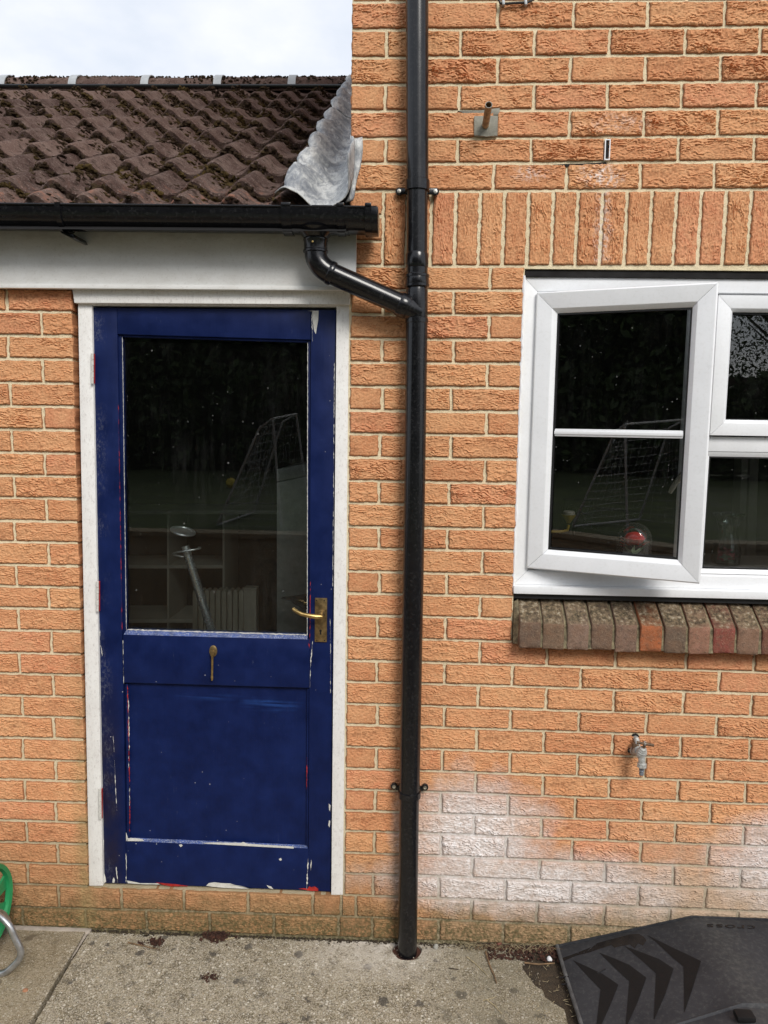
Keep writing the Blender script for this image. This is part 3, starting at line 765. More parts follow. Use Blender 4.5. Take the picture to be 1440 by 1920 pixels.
# ------------------------------------------------------------ brick sill
tints = [(0.17, 0.125, 0.10), (0.16, 0.115, 0.085), (0.17, 0.125, 0.105), (0.165, 0.12, 0.095), (0.165, 0.115, 0.095), (0.42, 0.145, 0.065), (0.13, 0.10, 0.08), (0.22, 0.125, 0.095), (0.24, 0.075, 0.065), (0.19, 0.125, 0.095), (0.19, 0.085, 0.07), (0.20, 0.12, 0.09), (0.17, 0.11, 0.09), (0.30, 0.12, 0.07), (0.17, 0.11, 0.09), (0.2, 0.12, 0.09)]
sxs = 0.5665; pitch = 0.0768
mm = MB()
for i in range(16):
    x0 = sxs + i * pitch + random.uniform(-.0015, .0015); x1 = x0 + 0.0665 + random.uniform(-.0015, .0015)
    zt = 1.214 + 0.0008 * i * 0 + random.uniform(-0.003, 0.003); yf = -0.062 + random.uniform(-0.004, 0.003); zf = 1.146 + random.uniform(-0.003, 0.003); zb = 1.062 + random.uniform(-0.004, 0.003)
    bm = bmesh.new()
    pr = [(0.05, zt + 0.01), (yf, zf), (yf + 0.001, zb), (0.05, zb)]
    skew = 0.003 * random.uniform(-1, 1)
    A = [bm.verts.new((x0 + skew * (q == 0), y, z)) for q, (y, z) in enumerate(pr)]; B = [bm.verts.new((x1 + skew * (q == 0), y, z)) for q, (y, z) in enumerate(pr)]
    bm.faces.new(A); bm.faces.new(B[::-1])
    for q in range(4): bm.faces.new((A[q], B[q], B[(q + 1) % 4], A[(q + 1) % 4]))
    bmesh.ops.bevel(bm, geom=list(bm.edges), offset=0.0026, segments=1, affect='EDGES')
    bmesh.ops.subdivide_edges(bm, edges=[e for e in bm.edges if e.calc_length() > 0.02], cuts=5, use_grid_fill=True)
    for vtx in bm.verts:
        c = vtx.co
        n = float(perl(c.x * 90 + i, c.z * 90 + c.y * 70, 3)) - 0.5
        vtx.co += Vector((n * 0.002, n * 0.003, (float(perl(c.x * 70, c.y * 90 + i, 4)) - 0.5) * 0.003))
    o = MB().bm(bm).build('brick', M['sill'], house, sharp=45)
    o['tint'] = (*[c * q * (0.85 + 0.45 * ((i * 7) % 5) / 4) for c, q in zip(tints[i], (1.12, 1.02, 0.92))], 1.0)
    # mortar joint to the right
    pj = [(0.05, zt - 0.002), (yf + 0.010, zf - 0.007), (yf + 0.004, zb + 0.003), (0.05, zb + 0.003)]
    jx0, jx1 = x1 - 0.003, x1 + pitch - 0.0655 + 0.003
    A = [(jx0, y, z) for y, z in pj]; B = [(jx1, y, z) for y, z in pj]
    mm.add(A + B, [(0, 1, 2, 3), (7, 6, 5, 4), (0, 4, 5, 1), (1, 5, 6, 2), (2, 6, 7, 3), (3, 7, 4, 0)])
A = [(0.553, y, z) for y, z in ((0.01, 1.20), (-0.012, 1.15), (-0.012, 1.065), (0.01, 1.065))]; B = [(0.568, y, z) for y, z in ((0.01, 1.21), (-0.03, 1.16), (-0.03, 1.068), (0.01, 1.065))]
mm.add(A + B, [(0, 1, 2, 3), (7, 6, 5, 4), (0, 4, 5, 1), (1, 5, 6, 2), (2, 6, 7, 3), (3, 7, 4, 0)])
mm.build('sill_mortar', m_plain('dirty_sandy_mortar', (0.30, 0.25, 0.15), 0.95, var=0.35, nscale=50, bump=0.8, bd=0.004, dirt=(0.05, 0.04, 0.025), dirtamt=0.7), house, smooth=False)

# ------------------------------------------------------------ kitchen behind the window
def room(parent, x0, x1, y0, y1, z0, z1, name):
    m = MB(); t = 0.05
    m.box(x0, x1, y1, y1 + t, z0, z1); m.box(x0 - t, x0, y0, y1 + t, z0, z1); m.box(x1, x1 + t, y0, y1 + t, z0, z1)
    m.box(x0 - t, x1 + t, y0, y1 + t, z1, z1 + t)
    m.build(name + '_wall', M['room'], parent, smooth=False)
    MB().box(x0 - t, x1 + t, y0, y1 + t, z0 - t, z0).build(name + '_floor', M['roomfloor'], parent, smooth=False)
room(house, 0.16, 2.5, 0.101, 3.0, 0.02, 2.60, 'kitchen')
MB().box(0.165, 2.45, 0.102, 0.30, 1.17, float(at(1188, 1052, 0.12)[2]) - 0.0005, 0.004).build('window_board', M['shelfwhite'], house)
kc = empty('kitchen_cupboards', (1.0, 2.4, 0.02), 'dark wall cupboards with round knobs seen through the open casement', 'cupboard')
for i in range(3):
    x0 = 0.35 + i * 0.66
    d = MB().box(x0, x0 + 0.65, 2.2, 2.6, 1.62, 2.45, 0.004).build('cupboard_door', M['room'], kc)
    MB().lathe([(0.004, 0), (0.006, 0.01), (0.026, 0.018), (0.026, 0.026), (0.012, 0.034), (0, 0.035)], (x0 + (0.60 if i % 2 == 0 else 0.06), 2.2, 1.72), (0, -1, 0), 16).build('knob', M['blackmatt'], d)
kw = empty('kitchen_worktop', (1.0, 2.3, 0.02), 'kitchen worktop along the back wall seen through the window', 'worktop')
MB().box(0.2, 2.45, 2.0, 2.8, 0.90, 0.94).build('counter', M['shelfwhite'], kw, smooth=False)
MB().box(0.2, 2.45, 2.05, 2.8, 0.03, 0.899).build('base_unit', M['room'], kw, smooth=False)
# white post of an inner door frame behind the right light
pf = empty('inner_door_frame', at(1405, 1050, 0.9), 'pale upright door frame seen through the lower right window pane', 'door frame')
for xa, xb in ((1392, 1404), (1408, 1424)):
    MB().pxprism([(xa, 830), (xb, 830), (xb - 10, 1100), (xa - 10, 1100)], 0.9, 0.98).build('jamb', M['shelfwhite'], pf, smooth=False)
# glass dome with rose on the window board
WB = float(at(1188, 1052, 0.12)[2])
dc = at(1188, 1036, 0.12); dc[2] = WB
dome = empty('rose_dome', dc, 'clear glass dome with a red rose on the window board', 'ornament')
gm = m_glass('thin_clear_glass', 1.6, 0.06, 0.0, 60, (0.97, 0.985, 0.98)); gm2 = m_glass('greenish_clear_glass', 1.6, 0.10, 0.0, 60, (0.90, 0.97, 0.96))
R_ = 0.058; prof = [(R_, 0.008), (R_, 0.075)] + [(R_ * math.cos(a), 0.075 + R_ * math.sin(a)) for a in [rad(q) for q in (15, 30, 45, 60, 75, 88)]]
MB().lathe(prof, dc, n=28).build('dome_cover', gm, dome)
MB().lathe([(0.066, 0), (0.066, 0.006), (0.06, 0.0078)], dc, n=28).build('base', M['blackmatt'], dome)
m = MB()
for i in range(26):
    a = i * 2.4; r = 0.004 + 0.0012 * i
    c = Vector((dc[0] + math.cos(a) * r, dc[1] + math.sin(a) * r, dc[2] + 0.082 - 0.0012 * i))
    tm = Matrix.Translation(c) @ Matrix.Rotation(a, 4, 'Z') @ Matrix.Rotation(rad(20 + i * 2.2), 4, 'Y')
    pts = [tm @ Vector((0.002 * (abs(q) ** 2), q * 0.008, w * 0.011)) for w in (0, 1, 1.6) for q in (-1, 0, 1)]
    m.add(pts, [(r_ * 3 + q, r_ * 3 + q + 1, r_ * 3 + q + 4, r_ * 3 + q + 3) for r_ in range(2) for q in range(2)])
m.lathe([(0.001, 0.055), (0.026, 0.064), (0.036, 0.078), (0.024, 0.094), (0.008, 0.10)], dc, n=14)
m.build('rose_bloom', M['rose'], dome)
m = MB(); m.tube([(dc[0], dc[1], dc[2] + 0.006), (dc[0] + 0.002, dc[1], dc[2] + 0.06)], 0.0022, 6)
for a, s_ in ((0.3, 1), (2.6, 1), (3.6, 0.8), (5.4, 1.1), (1.4, 0.8)):
    tm = Matrix.Translation(Vector((dc[0], dc[1], dc[2] + 0.018))) @ Matrix.Rotation(a, 4, 'Z') @ Matrix.Rotation(rad(-42), 4, 'Y')
    pts = [tm @ Vector(p) for p in ((0, 0, 0), (0.02 * s_, 0.012 * s_, 0.002), (0.05 * s_, 0, 0), (0.02 * s_, -0.012 * s_, 0.002), (0.022 * s_, 0, -0.003))]
    m.add(pts, [(0, 4, 1), (1, 4, 2), (2, 4, 3), (3, 4, 0)])
m.build('stem_leaves', M['leafpale'], dome)
# glass vase with pink petals
vc = at(1361, 1050, 0.12); vc[2] = WB
vase = empty('petal_vase', vc, 'waisted glass vase holding pink petals behind the lower right pane', 'vase')
MB().lathe([(0.044, 0.0), (0.046, 0.03), (0.044, 0.06), (0.030, 0.10), (0.031, 0.125), (0.042, 0.155), (0.052, 0.168), (0.050, 0.168), (0.040, 0.155), (0.029, 0.125), (0.028, 0.10), (0.042, 0.06), (0.044, 0.004)], vc, n=26).build('vase_glass', gm2, vase)
m = MB()
for i in range(16):
    a = i * 2.4; c = Vector((vc[0] + math.cos(a) * 0.026, vc[1] + math.sin(a) * 0.026, vc[2] + 0.010 + (i % 4) * 0.009))
    tm = Matrix.Translation(c) @ Matrix.Rotation(a * 1.7, 4, 'Z') @ Matrix.Rotation(rad(60 * math.sin(i * 3.1)), 4, 'X')
    pts = [tm @ Vector((q * 0.013, w * 0.012, 0.004 * (q * q + w * w))) for w in (-1, 0, 1) for q in (-1, 0, 1)]
    m.add(pts, [(r_ * 3 + q, r_ * 3 + q + 1, r_ * 3 + q + 4, r_ * 3 + q + 3) for r_ in range(2) for q in range(2)])
m.build('petals', M['pink'], vase, kind='stuff')
# brass fitting of unknown use, seen lower left in the casement
gp = at(1066, 975, 0.35)
hardware = empty('brass_fitting', gp, 'yellow brass arm with white cup, low at the left of the open casement', 'hardware')
MB().tube([at(1030, 997, 0.35), at(1052, 997, 0.35), at(1064, 994, 0.35), at(1066, 984, 0.35)], 0.006, 10).build('arm', M['gold'], hardware)
MB().lathe([(0.006, -0.012), (0.014, 0.0), (0.024, 0.014), (0.026, 0.02)], gp, n=18).build('cup', M['gold'], hardware)
MB().lathe([(0.022, 0.0205), (0.022, 0.030), (0.018, 0.034)], gp, n=18).build('white_top', M['shelfwhite'], hardware)
so = empty('double_socket', at(1086, 958, 2.9), 'two black plugs in a wall socket behind the open casement', 'plug')
for xx, cord in ((1072, 0), (1094, 1)):
    c = at(xx, 955, 1.95)
    MB().lathe([(0.028, 0), (0.028, 0.02), (0.02, 0.03), (0.001, 0.031)], c, (0, -1, 0), 14).build('plug', M['blackmatt'], so)
    MB().tube([c, at(xx + 2, 975, 1.92), at(xx + 20 * cord + 3, 992, 1.92), at(xx + 45 * cord + 4, 1005, 1.92)], 0.006, 8).build('cord', M['blackmatt'], so)
MB().pxprism([(1058, 940), (1108, 940), (1108, 972), (1058, 972)], 1.951, 2.0).build('socket_plate', M['room'], so, smooth=False)

# ============================================================ GARAGE: door and frame
F0 = 0.0            # frame front
m = MB(); m.pxprism([(135, 540.5), (656, 543), (656, 571), (139, 568)], -0.012, 0.07, 0.003); m.build('door_head_trim', M['white'], garage)
fr = empty('door_frame', (-0.45, 0.03, 0.145), parent=garage)
MB().pxprism([(146, 569), (172, 569), (193, 1661), (167, 1661)], 0.004, 0.08, 0.002).build('frame_post', M['white'], fr)
MB().pxprism([(631, 571.5), (656, 571.5), (645, 1678), (621, 1678)], 0.004, 0.08, 0.002).build('frame_post', M['white'], fr)
MB().pxprism([(172.5, 568.5), (631, 571), (631, 575), (172.5, 572.5)], 0.004, 0.08).build('frame_head', M['white'], fr, smooth=False)
MB().pxprism([(168, 1661.5), (645, 1678.5), (646, 1681), (167, 1664)], 0.006, 0.10).build('door_threshold', M['mortar'], fr, smooth=False)
door = empty('door', (-0.45, 0.03, 0.15), parent=garage)
D0, D1 = 0.016, 0.058
BV = 0.0018
MB().pxprism([(174, 576), (219, 577), (237, 1657), (196, 1656)], D0, D1, BV).build('stile', M['blue'], door)
MB().pxprism([(583, 580.5), (629.5, 581), (620, 1672), (578, 1670)], D0, D1, BV).build('stile', M['blue'], door)
MB().pxprism([(219.5, 577), (582.5, 580.5), (582.3, 637), (220, 626.5)], D0 + 0.001, D1, BV).build('top_rail', M['blue'], door)
MB().pxprism([(230.5, 1190), (580.7, 1199), (579.9, 1290), (232, 1280)], D0 + 0.001, D1, BV).build('middle_rail', M['blue'], door)
MB().pxprism([(236.2, 1578), (578.7, 1592), (578, 1669.5), (237.5, 1656.5)], D0 + 0.001, D1, BV).build('bottom_rail', M['blue'], door)
MB().pxprism([(231, 1278), (580.5, 1288), (579, 1594), (236, 1580)], D0 + 0.016, D1 - 0.004, 0).build('lower_panel', M['blue'], door, smooth=False)
# bead round the glass and panel
MB().pxprism([(219.8, 627), (229, 627), (236.5, 1190), (230.3, 1190)], D0 + 0.010, D1 - 0.002, BV).build('glazing_bead', M['blue'], door)
MB().pxprism([(577.5, 637), (582.4, 637), (580.8, 1198), (576.5, 1198)], D0 + 0.010, D1 - 0.002, BV).build('glazing_bead', M['blue'], door)
MB().pxprism([(229.3, 627), (577.2, 637.3), (577.2, 642), (229.3, 631.5)], D0 + 0.010, D1 - 0.002, 0.001).build('glazing_bead', M['blue'], door)
m = MB()   # sloping, faded bottom bead
a, b = at(236.6, 1181.5, D0 + 0.012), at(576.4, 1191, D0 + 0.012); c, d = at(576.8, 1199.0, D0 + 0.002), at(232, 1189.8, D0 + 0.002)
m.add([a, b, c, d, a + [0, .03, 0], b + [0, .03, 0], c + [0, .04, 0], d + [0, .04, 0]], [(0, 1, 2, 3), (4, 7, 6, 5), (0, 4, 5, 1), (3, 2, 6, 7), (0, 3, 7, 4), (1, 5, 6, 2)])
m.build('weathered_bead', M['bluelight'], door, smooth=False, label='faded pale blue bottom glazing bead')
m = MB()
a, b = at(240, 1570.5, D0 + 0.0155), at(576, 1584.5, D0 + 0.0155); c, d = at(577, 1592.5, D0 + 0.002), at(236.5, 1578.5, D0 + 0.002)
m.add([a, b, c, d, a + [0, .02, 0], b + [0, .02, 0], c + [0, .03, 0], d + [0, .03, 0]], [(0, 1, 2, 3), (4, 7, 6, 5), (0, 4, 5, 1), (3, 2, 6, 7), (0, 3, 7, 4), (1, 5, 6, 2)])
m.build('panel_bead', M['bluelight'], door, smooth=False, label='faded, flaking bead under the lower panel')
for px in ([(236, 1283), (239.5, 1283), (243, 1571), (237.5, 1578)], [(576, 1290), (579.5, 1291), (578, 1592), (574.5, 1584)]):
    MB().pxprism(px, D0 + 0.007, D0 + 0.030, 0.0008).build('panel_bead', M['blue'], door)
# glass with pale putty line
m = MB(); m.pxprism([(228, 628), (578.5, 638), (578, 1193.5), (236, 1184)], D0 + 0.026, D0 + 0.030); m.build('pane', M['glass_door'], door, smooth=False)
m = MB()
def strip(m, pts, w, y, jit=0.4):
    """ragged thin strip along photo pixels, a real flake about half a millimetre thick"""
    out = []
    for i in range(len(pts) - 1):
        n = max(2, int(math.hypot(pts[i + 1][0] - pts[i][0], pts[i + 1][1] - pts[i][1]) / 3))
        for k in range(n): out.append((pts[i][0] + (pts[i + 1][0] - pts[i][0]) * k / n, pts[i][1] + (pts[i + 1][1] - pts[i][1]) * k / n))
    out.append(pts[-1])
    L = []; R = []
    for i, (x, y_) in enumerate(out):
        a = out[max(0, i - 1)]; b = out[min(len(out) - 1, i + 1)]
        dx, dy = b[0] - a[0], b[1] - a[1]; l = math.hypot(dx, dy) or 1
        wl = w * (0.5 + random.uniform(-jit, jit)); wr = w * (0.5 + random.uniform(-jit, jit))
        g_ = float(perl(i * 0.33 + pts[0][0], pts[0][1] * 0.7, 9))
        if jit >= 0.5 and g_ < 0.42: wl *= 0.12; wr *= 0.12
        if i in (0, len(out) - 1): wl = wr = 0.1
        L.append((x - dy / l * wl, y_ + dx / l * wl)); R.append((x + dy / l * wr, y_ - dx / l * wr))
    v = [at(p[0], p[1], y) for p in L] + [at(p[0], p[1], y) for p in R]; n = len(L)
    m.add(v, [(i, i + 1, n + i + 1, n + i) for i in range(n - 1)])
strip(m, [(229.5, 632), (237, 1183)], 0.9, D0 + 0.0092, 0.3); strip(m, [(577, 642), (576, 1192)], 1.1, D0 + 0.0092, 0.3)
strip(m, [(238, 1180.5), (576, 1190.5)], 1.8, D0 + 0.0105, 0.45)
m.build('putty_line', M['chip'], door, smooth=False)
# flaked paint: white and red undercoat patches, half a millimetre proud
def patches(name, mat, polys, strips, y=D0 - 0.0006):
    for yy, p in polys:
        MB().pxprism([(x + random.uniform(-.6, .6), q + random.uniform(-.6, .6)) for x, q in p], y + yy, y + yy + 0.0005).build(name, mat, door, smooth=False)
    for yy, w, p in strips:
        m = MB(); strip(m, p, w * 0.75, y + yy, 0.5); m.build(name, mat, door, smooth=False)
patches('flaked_white_patch', M['chip'],
    [(0, [(584, 582), (597.5, 583), (596.5, 600), (594, 612), (592, 626), (589.5, 620), (587, 609), (585, 596)]),
     (0, [(386, 1661), (392, 1656.5), (402, 1654.5), (416, 1656), (432, 1657), (440, 1659.5), (455, 1662), (468, 1665.5), (474, 1666.3), (455, 1666.5), (420, 1665), (400, 1663.4)]),
     (0, [(238, 1651), (252, 1653.5), (262, 1655.5), (300, 1657), (305, 1659), (270, 1658), (240, 1656.6)]),
     (0, [(500, 1660), (508, 1662), (513, 1667), (504, 1665.5)]),
     (0, [(193.5, 1630), (198, 1644), (199, 1654), (195, 1655)]), (0, [(211, 1648), (213, 1645), (216, 1650), (214, 1655), (211, 1655)]),
     (0, [(192, 1571), (195, 1576), (194, 1590), (192.5, 1590)]),
     (0, [(336, 1584), (340, 1583), (342, 1586), (338, 1588)]), (0, [(523, 1611), (527, 1609), (529, 1613), (525, 1614)]),
     (0, [(617, 1507), (619.5, 1510), (618.5, 1522), (616.5, 1518)]), (0, [(617, 1538), (619, 1540), (617.5, 1551), (616, 1548)])],
    [(0, 2.6, [(577.5, 1610), (576.5, 1640), (575, 1668)]), (0, 2.2, [(583.5, 1612), (582.5, 1632)]),
     (0, 1.4, [(236, 1600), (237, 1620), (236.5, 1655)]), (0, 1.8, [(218, 1625), (219, 1640), (221, 1655)]),
     (0, 2.0, [(586, 1202), (585, 1216), (583, 1236), (582, 1256), (581, 1288)]), (0, 1.0, [(230.5, 1200), (231.5, 1250), (232, 1282)]),
     (0, 1.2, [(188, 1170), (187, 1200), (192, 1230)]), (0, 1.2, [(214.5, 1425), (216.5, 1470), (219, 1520)]), (0, 0.8, [(212, 1380), (214, 1410)]),
     (0, 1.0, [(619, 1160), (620, 1230), (619.5, 1300)]), (0, 2.4, [(578, 583), (584.5, 583), (586, 640)]), (0, 1.2, [(627, 680), (625.5, 900), (624, 1100)])])
patches('flaked_white_patch', M['chip'], [(0.002, [(239, 1572), (246, 1571), (256, 1571.5), (268, 1573.5), (270, 1577.5), (252, 1577.3), (238, 1577.5)]),
     (0.002, [(381, 1580.5), (400, 1580), (428, 1580.2), (452, 1581), (456, 1578.5), (464, 1582), (490, 1584), (551, 1588), (551, 1590.5), (490, 1587.3), (430, 1584), (384, 1582.2)]),
     (0.002, [(236.2, 1560), (239, 1568), (240, 1572), (237, 1577)])],
    [(0.0058, 1.6, [(240, 1300), (241.5, 1340), (242.5, 1400), (241, 1440)]), (0.0058, 1.2, [(243, 1470), (243, 1530)])])
patches('flaked_red_patch', M['red'], [(0, [(577, 1665), (580, 1662.5), (584, 1663.5), (590, 1662.5), (597, 1667), (597, 1671), (585, 1671), (574, 1669)]),
     (0, [(292, 1655), (300, 1655.5), (330, 1658), (352, 1661), (352, 1662.5), (320, 1661.5), (300, 1658.5)]), (0, [(560, 1667), (568, 1665), (576, 1666), (574, 1669)])],
    [(0.0058, 1.6, [(239, 1285), (240, 1340), (242.5, 1440), (243.5, 1500), (243, 1560)]), (0.0058, 1.2, [(575.5, 1420), (575.5, 1440), (575, 1480)]),
     (0, 0.9, [(222, 760), (224.5, 900), (229, 1180)]), (0, 1.2, [(582, 1090), (581, 1200), (580, 1215)]), (0, 1.0, [(578.5, 1205), (579, 1212)])])
# hinges
for (hx, hy) in ((173, 691), (182.5, 1118), (187.5, 1507)):
    for q in range(5):
        y0 = hy - 28 + q * 11.4
        dx = (hy - 691) * 0.0
        m = MB(); a = at(hx, y0, -0.004); b = at(hx, y0 + 10.6, -0.004)
        m.tube([a, b], 0.0050 if q % 2 else 0.0046, 10)
        if q == 0: hinge = m.build('hinge', M['chip'], door)
        else: m.build('knuckle', M['chip'] if q % 2 == 0 else M['white'], hinge) if False else m.build('hinge_knuckle', M['chip'] if q % 2 == 0 else M['hingepink'] if 'hingepink' in M else M['chip'], door)
    MB().pxprism([(hx - 1, hy - 28), (hx + 4, hy - 28), (hx + 4, hy + 28), (hx - 1, hy + 28)], 0.006, 0.012).build('hinge_leaf', M['red'], door, smooth=False)
# lever handle on plate
pl0 = at(590.5, 1121, D0 - 0.004); pl1 = at(612.8, 1204, D0 - 0.004)
MB().box(pl0[0], pl1[0], D0 - 0.0045, D0 - 0.0003, pl1[2], pl0[2], 0.0012).build('lock_plate', M['brass'], door)
lc = at(603, 1150, D0 - 0.006)
MB().lathe([(0.0125, 0), (0.0125, 0.006), (0.010, 0.009), (0.0085, 0.020), (0.0085, 0.030), (0.006, 0.032)], (lc[0], D0 - 0.0046, lc[2]), (0, -1, 0), 20).build('handle_boss', M['brass'], door)
lv = [(lc[0] + 0.004, D0 - 0.034, lc[2] - 0.004), (lc[0] - 0.012, D0 - 0.039, lc[2] - 0.004), (lc[0] - 0.035, D0 - 0.040, lc[2] - 0.001), (lc[0] - 0.062, D0 - 0.040, lc[2] + 0.004), (lc[0] - 0.080, D0 - 0.037, lc[2] + 0.012), (lc[0] - 0.092, D0 - 0.030, lc[2] + 0.019)]
MB().tube(lv, 0.007, 14, rs=[0.0075, 0.0085, 0.0078, 0.0068, 0.0062, 0.0055]).build('lever', M['brassworn'], door)
MB().tube([(lc[0] + 0.0, D0 - 0.030, lc[2]), (lc[0] + 0.001, D0 - 0.040, lc[2] - 0.003)], 0.009, 14).build('lever_neck', M['brassworn'], door)
kc_ = at(601, 1185, D0 - 0.0048)
m = MB(); m.lathe([(0.0042, 0), (0.0042, 0.0004)], (kc_[0], D0 - 0.0046, kc_[2] + 0.004), (0, -1, 0), 14); m.prism([(kc_[0] - 0.002, kc_[2] + 0.003), (kc_[0] + 0.002, kc_[2] + 0.003), (kc_[0] + 0.003, kc_[2] - 0.009), (kc_[0] - 0.003, kc_[2] - 0.009)], D0 - 0.0050, D0 - 0.0046)
m.build('keyhole', M['dark'], door, smooth=False)
for (sx_, sy_) in ((593.5, 1126), (608, 1126), (594, 1201), (608.5, 1201)):
    c = at(sx_, sy_, D0 - 0.005)
    MB().lathe([(0.0022, 0), (0.0022, 0.0006), (0.001, 0.0008)], (c[0], D0 - 0.0046, c[2]), (0, -1, 0), 8).build('screw', M['dark'], door)
# inner lever seen through the pane
MB().tube([(lc[0], 0.095, lc[2] + 0.018), (lc[0] - 0.05, 0.10, lc[2] + 0.016), (lc[0] - 0.072, 0.097, lc[2] + 0.008)], 0.007, 12).build('inner_lever', M['brass'], door)
# little brass stay / knocker on the middle rail
kn = at(399.5, 1221, D0 - 0.004)
m = MB()
m.lathe([(0.001, 0), (0.0135, 0.0), (0.0135, 0.0035), (0.010, 0.0055), (0.001, 0.006)], (0, 0, 0), (0, -1, 0), 20)
m.v = [(kn[0] + x, D0 + 0.0006 + y, kn[2] + z * 1.45) for x, y, z in m.v]
m.build('knocker_plate', M['brass'], door)
MB().box(kn[0] - 0.007, kn[0] + 0.005, D0 - 0.014, D0 - 0.0045, kn[2] - 0.014, kn[2] + 0.003, 0.002).build('knocker_hinge', M['brass'], door)
MB().tube([(kn[0] - 0.001, D0 - 0.010, kn[2] - 0.012), (kn[0] - 0.0015, D0 - 0.010, kn[2] - 0.055), (kn[0] - 0.0025, D0 - 0.010, kn[2] - 0.082), (kn[0] - 0.003, D0 - 0.009, kn[2] - 0.100)], 0.004, 12, rs=[0.0042, 0.0036, 0.0034, 0.0030]).build('knocker_bar', M['brassworn'], door)
MB().lathe([(0.001, -0.012), (0.0042, -0.006), (0.0045, 0.0), (0.003, 0.006)], (kn[0] - 0.0027, D0 - 0.0095, kn[2] - 0.088), n=12).build('knocker_tip', M['brassworn'], door)

# ------------------------------------------------------------ garage interior
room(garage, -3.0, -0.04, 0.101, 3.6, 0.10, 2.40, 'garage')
def through(px, y0, y1, name, mat, parent): return MB().pxprism(px, y0, y1, 0.002).build(name, mat, parent)
sh = empty('shelving_unit', at(330, 1200, 1.2), 'white open shelving unit seen dimly through the door glass', 'shelves')
through([(160, 957), (522, 957), (522, 964), (160, 964)], 1.2, 1.5, 'shelf', M['shelfwhite'], sh)
through([(160, 1060), (418, 1060), (418, 1066), (160, 1066)], 1.2, 1.5, 'shelf', M['shelfwhite'], sh)
through([(160, 1161), (418, 1161), (418, 1168), (160, 1168)], 1.2, 1.5, 'shelf', M['shelfwhite'], sh)
for xx in (160, 313, 417): through([(xx, 964), (xx + 4, 964), (xx + 4, 1230), (xx, 1230)], 1.199, 1.5, 'upright', M['shelfwhite'], sh)
fz = empty('freezer', at(550, 1200, 0.5), 'tall pale grey appliance side standing at the right behind the door glass', 'freezer')
through([(519, 905), (640, 880), (640, 1330), (519, 1330)], 0.5, 0.95, 'body', m_plain('pale_appliance', (0.26, 0.27, 0.255), 0.5), fz)
through([(519, 880), (640, 855), (640, 878), (519, 903)], 0.498, 0.95, 'top', m_plain('pale_appliance_top', (0.20, 0.21, 0.20), 0.5), fz)
oh = empty('oil_heater', at(405, 1250, 0.6), 'cream finned oil heater standing behind the door glass', 'heater')
for i in range(9):
    xx = 361 + i * 10.8
    through([(xx, 1112), (xx + 2, 1107), (xx + 7, 1107), (xx + 9, 1112), (xx + 9, 1265), (xx, 1265)], 0.60, 0.66, 'fin', M['cream'], oh)
through([(357, 1266), (458, 1266), (458, 1275), (357, 1275)], 0.60, 0.76, 'base', M['cream'], oh)
bx = empty('storage_box', at(468, 1250, 0.65), 'pale grey box between heater and freezer behind the glass', 'box')
through([(457, 1107), (480, 1107), (480, 1290), (457, 1290)], 0.605, 0.66, 'body', M['cream'], bx)
through([(456, 1103), (481, 1103), (481, 1107), (456, 1107)], 0.604, 0.66, 'lid', M['cream'], bx)
ps = empty('steel_pole', at(405, 1300, 0.25), 'shiny leaning steel pole with ring head behind the door glass', 'pole')
MB().tube([at(352, 1040, 0.25), at(436, 1310, 0.25)], 0.0155, 18).build('pole', m_plain('dark_satin_tube', (0.85, 0.86, 0.88), 0.26, 0.8, var=0.05), ps)
MB().tube([at(347, 1024, 0.248), at(353, 1042, 0.248)], 0.014, 18).build('collar', M['chrome'], ps)
c = at(343, 996, 0.26)
MB().lathe([(0.045, -0.004), (0.047, 0.0), (0.045, 0.004), (0.032, 0.006), (0.030, 0.003)], c, (0.25, -0.15, 1), 30).build('ring_head', M['chrome'], ps)
m = MB(); c2 = at(350, 1040, 0.24); m.tube([Vector(c2) + Vector((0.05 * math.cos(a), 0.03 * math.sin(a), -0.025 * math.cos(a * 0.5))) for a in [rad(q) for q in range(100, 420, 20)]], 0.0035, 8, caps=False)
m.build('wire_loop', M['chrome'], ps)
sd = empty('bicycle_saddle', at(565, 1130, 0.35), 'black bicycle saddle behind the door glass beside the lever handle', 'saddle')
m = MB(); v = []
for i in range(9):
    t = i / 8; xx = 528 + t * 75; wv = 0.012 + 0.07 * t ** 1.6
    c = at(xx, 1122 - 4 * t, 0.35)
    for k in range(9):
        a = math.pi * k / 8
        v.append((c[0], c[1] - math.cos(a) * wv, c[2] + math.sin(a) * 0.012 * (0.4 + t) - 0.06 * t * (abs(math.cos(a)) ** 2) * (1 if t > .3 else .5)))
m.add(v, [(i * 9 + k, i * 9 + k + 1, (i + 1) * 9 + k + 1, (i + 1) * 9 + k) for i in range(8) for k in range(8)])
m.build('seat_shell', M['blackmatt'], sd); MB().tube([at(585, 1130, 0.35), at(595, 1330, 0.36)], 0.014, 10).build('seat_post', M['galv'], sd)

# ------------------------------------------------------------ fascia
FY = -0.032
a = at(0, 541, FY); b = at(667, 545, FY); top = 2.43
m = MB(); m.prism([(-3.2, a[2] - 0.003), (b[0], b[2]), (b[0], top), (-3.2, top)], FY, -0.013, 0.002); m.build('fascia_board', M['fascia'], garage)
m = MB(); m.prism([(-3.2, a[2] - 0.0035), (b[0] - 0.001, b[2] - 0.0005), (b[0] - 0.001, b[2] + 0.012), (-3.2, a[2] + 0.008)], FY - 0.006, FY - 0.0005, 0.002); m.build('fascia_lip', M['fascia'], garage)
MB().box(-3.2, b[0] - 0.002, -0.0125, 0.10, 2.262, 2.40).build('wall_plate', M['dark'], garage, smooth=False)

